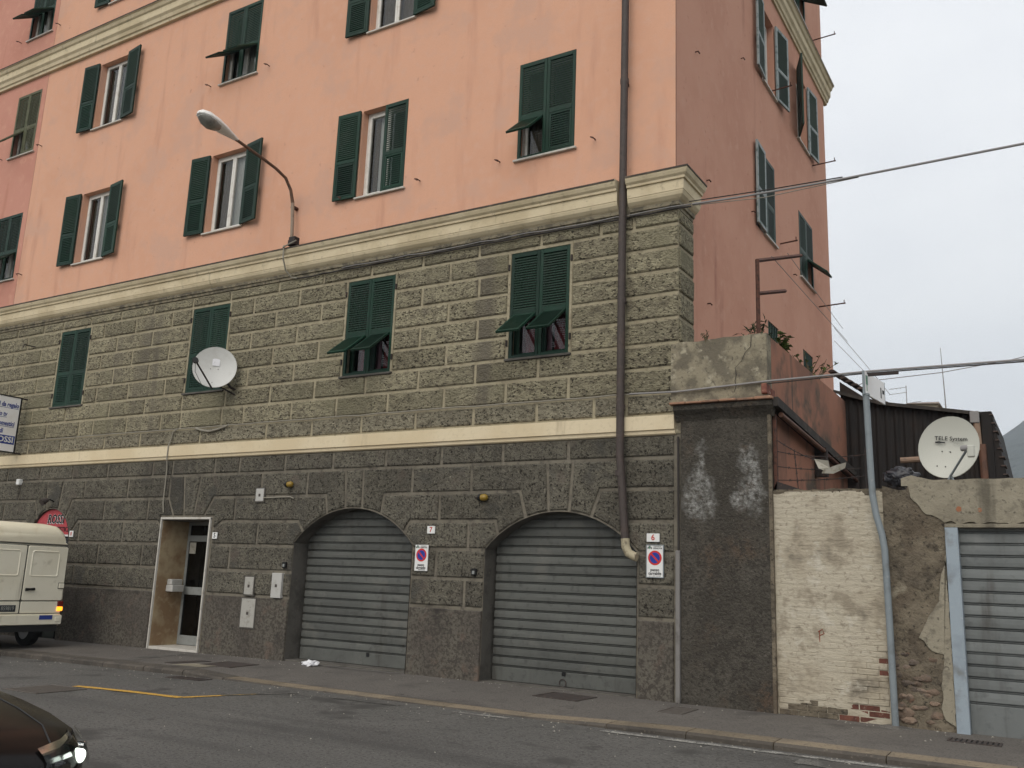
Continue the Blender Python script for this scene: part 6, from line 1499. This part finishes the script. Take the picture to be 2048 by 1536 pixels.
MB().loft([[(x, cc+h_, z), (x, cc+h_-0.12, z+0.035), (x, cc-h_+0.12, z+0.035), (x, cc-h_, z)] for x, z, h_ in ((-1.33, 1.33, 0.585), (-1.7, 1.405, 0.58), (-2.6, 1.385, 0.58), (-2.75, 1.32, 0.59))]).build('roof', 'car_black', CR, smooth=True)
MB().box(-2.9, -0.9, cc-0.7, cc+0.7, 0.86, 1.0).build('cabin', 'car_trim', CR)
for s_ in (-1, 1):
    MB().tube([(x, cc+s_*(hf-0.06)*0.80, zs+(zt-zs)*math.sin(0.20*math.pi/2)+0.0015) for x, zb, zs, zt, hf in st[2:]], 0.004, 5).build('bonnet_seam', 'car_trim', CR)
def headlamp(s):
    # moulded lens wrapped round the front corner, reflector and bulb inside
    top = [(0.480, 0.46, 0.675), (0.420, 0.61, 0.692), (0.325, 0.71, 0.704), (0.19, 0.79, 0.716)]
    bot = [(0.565, 0.45, 0.560), (0.510, 0.63, 0.550), (0.405, 0.750, 0.550), (0.22, 0.832, 0.580)]
    v = []; K = 5
    for t in range(K):
        u = t/(K-1); bulge = 0.024*math.sin(u*math.pi)+0.010
        for a, b in zip(top, bot):
            v.append((a[0]*(1-u)+b[0]*u+bulge, cc+s*(a[1]*(1-u)+b[1]*u+bulge*0.7), a[2]*(1-u)+b[2]*u))
    f = [[r*4+i, r*4+i+1, r*4+5+i, r*4+4+i] for r in range(K-1) for i in range(3)]
    h_ = mk('headlamp', v, f, 'lens_clear', CR, smooth=True)
    mk('reflector', [(x-0.03, y-s*0.02, z) for x, y, z in v], f, 'chrome', h_, smooth=True)
    bc = (0.445, cc+s*0.672, 0.612)
    MB().tube([(bc[0]-0.02, bc[1], bc[2]), (bc[0]+0.012, bc[1]+s*0.008, bc[2]), (bc[0]+0.018, bc[1]+s*0.010, bc[2])], [0.034, 0.032, 0.016], 16).build('bulb', 'lamp_lit', h_, smooth=True)
    MB().tube([(0.30, cc+s*0.765, 0.625), (0.33, cc+s*0.785, 0.625)], [0.03, 0.026], 12).build('side_lamp', 'chrome', h_, smooth=True)
headlamp(1); headlamp(-1)
MB().box(0.522, 0.557, cc-0.36, cc+0.36, 0.40, 0.52).build('grille', 'car_trim', CR)
MB().tube([(-0.55, cc+0.5, 0.925), (-0.75, cc+0.1, 0.985)], 0.012, 6).build('wiper', 'car_trim', CR)
mir = [[(x, cc+0.955+0.10*math.cos(q)*k, 0.95+0.065*math.sin(q)*k) for q in [2*math.pi*i/14 for i in range(14)]] for x, k in ((-0.90, 0.5), (-0.94, 0.9), (-1.01, 1.0), (-1.05, 0.92))]
MB().loft(mir).build('wing_mirror', 'car_black', CR, smooth=True)
mir = [[(p[0], 2*cc-p[1], p[2]) for p in r] for r in mir]; MB().loft(mir).build('wing_mirror', 'car_black', CR, smooth=True)
for s in (-1, 1):
    MB().tube([(-0.98, cc+s*0.80, 0.86), (-0.98, cc+s*0.93, 0.93)], 0.025, 6).build('mirror_arm', 'car_trim', CR)
    wheel(CR, -0.20, cc+s*0.77, -0.09+0.31, 0.31, 0.19); wheel(CR, -2.75, cc+s*0.77, -0.09+0.31, 0.31, 0.19)

SC.render.engine = 'CYCLES'
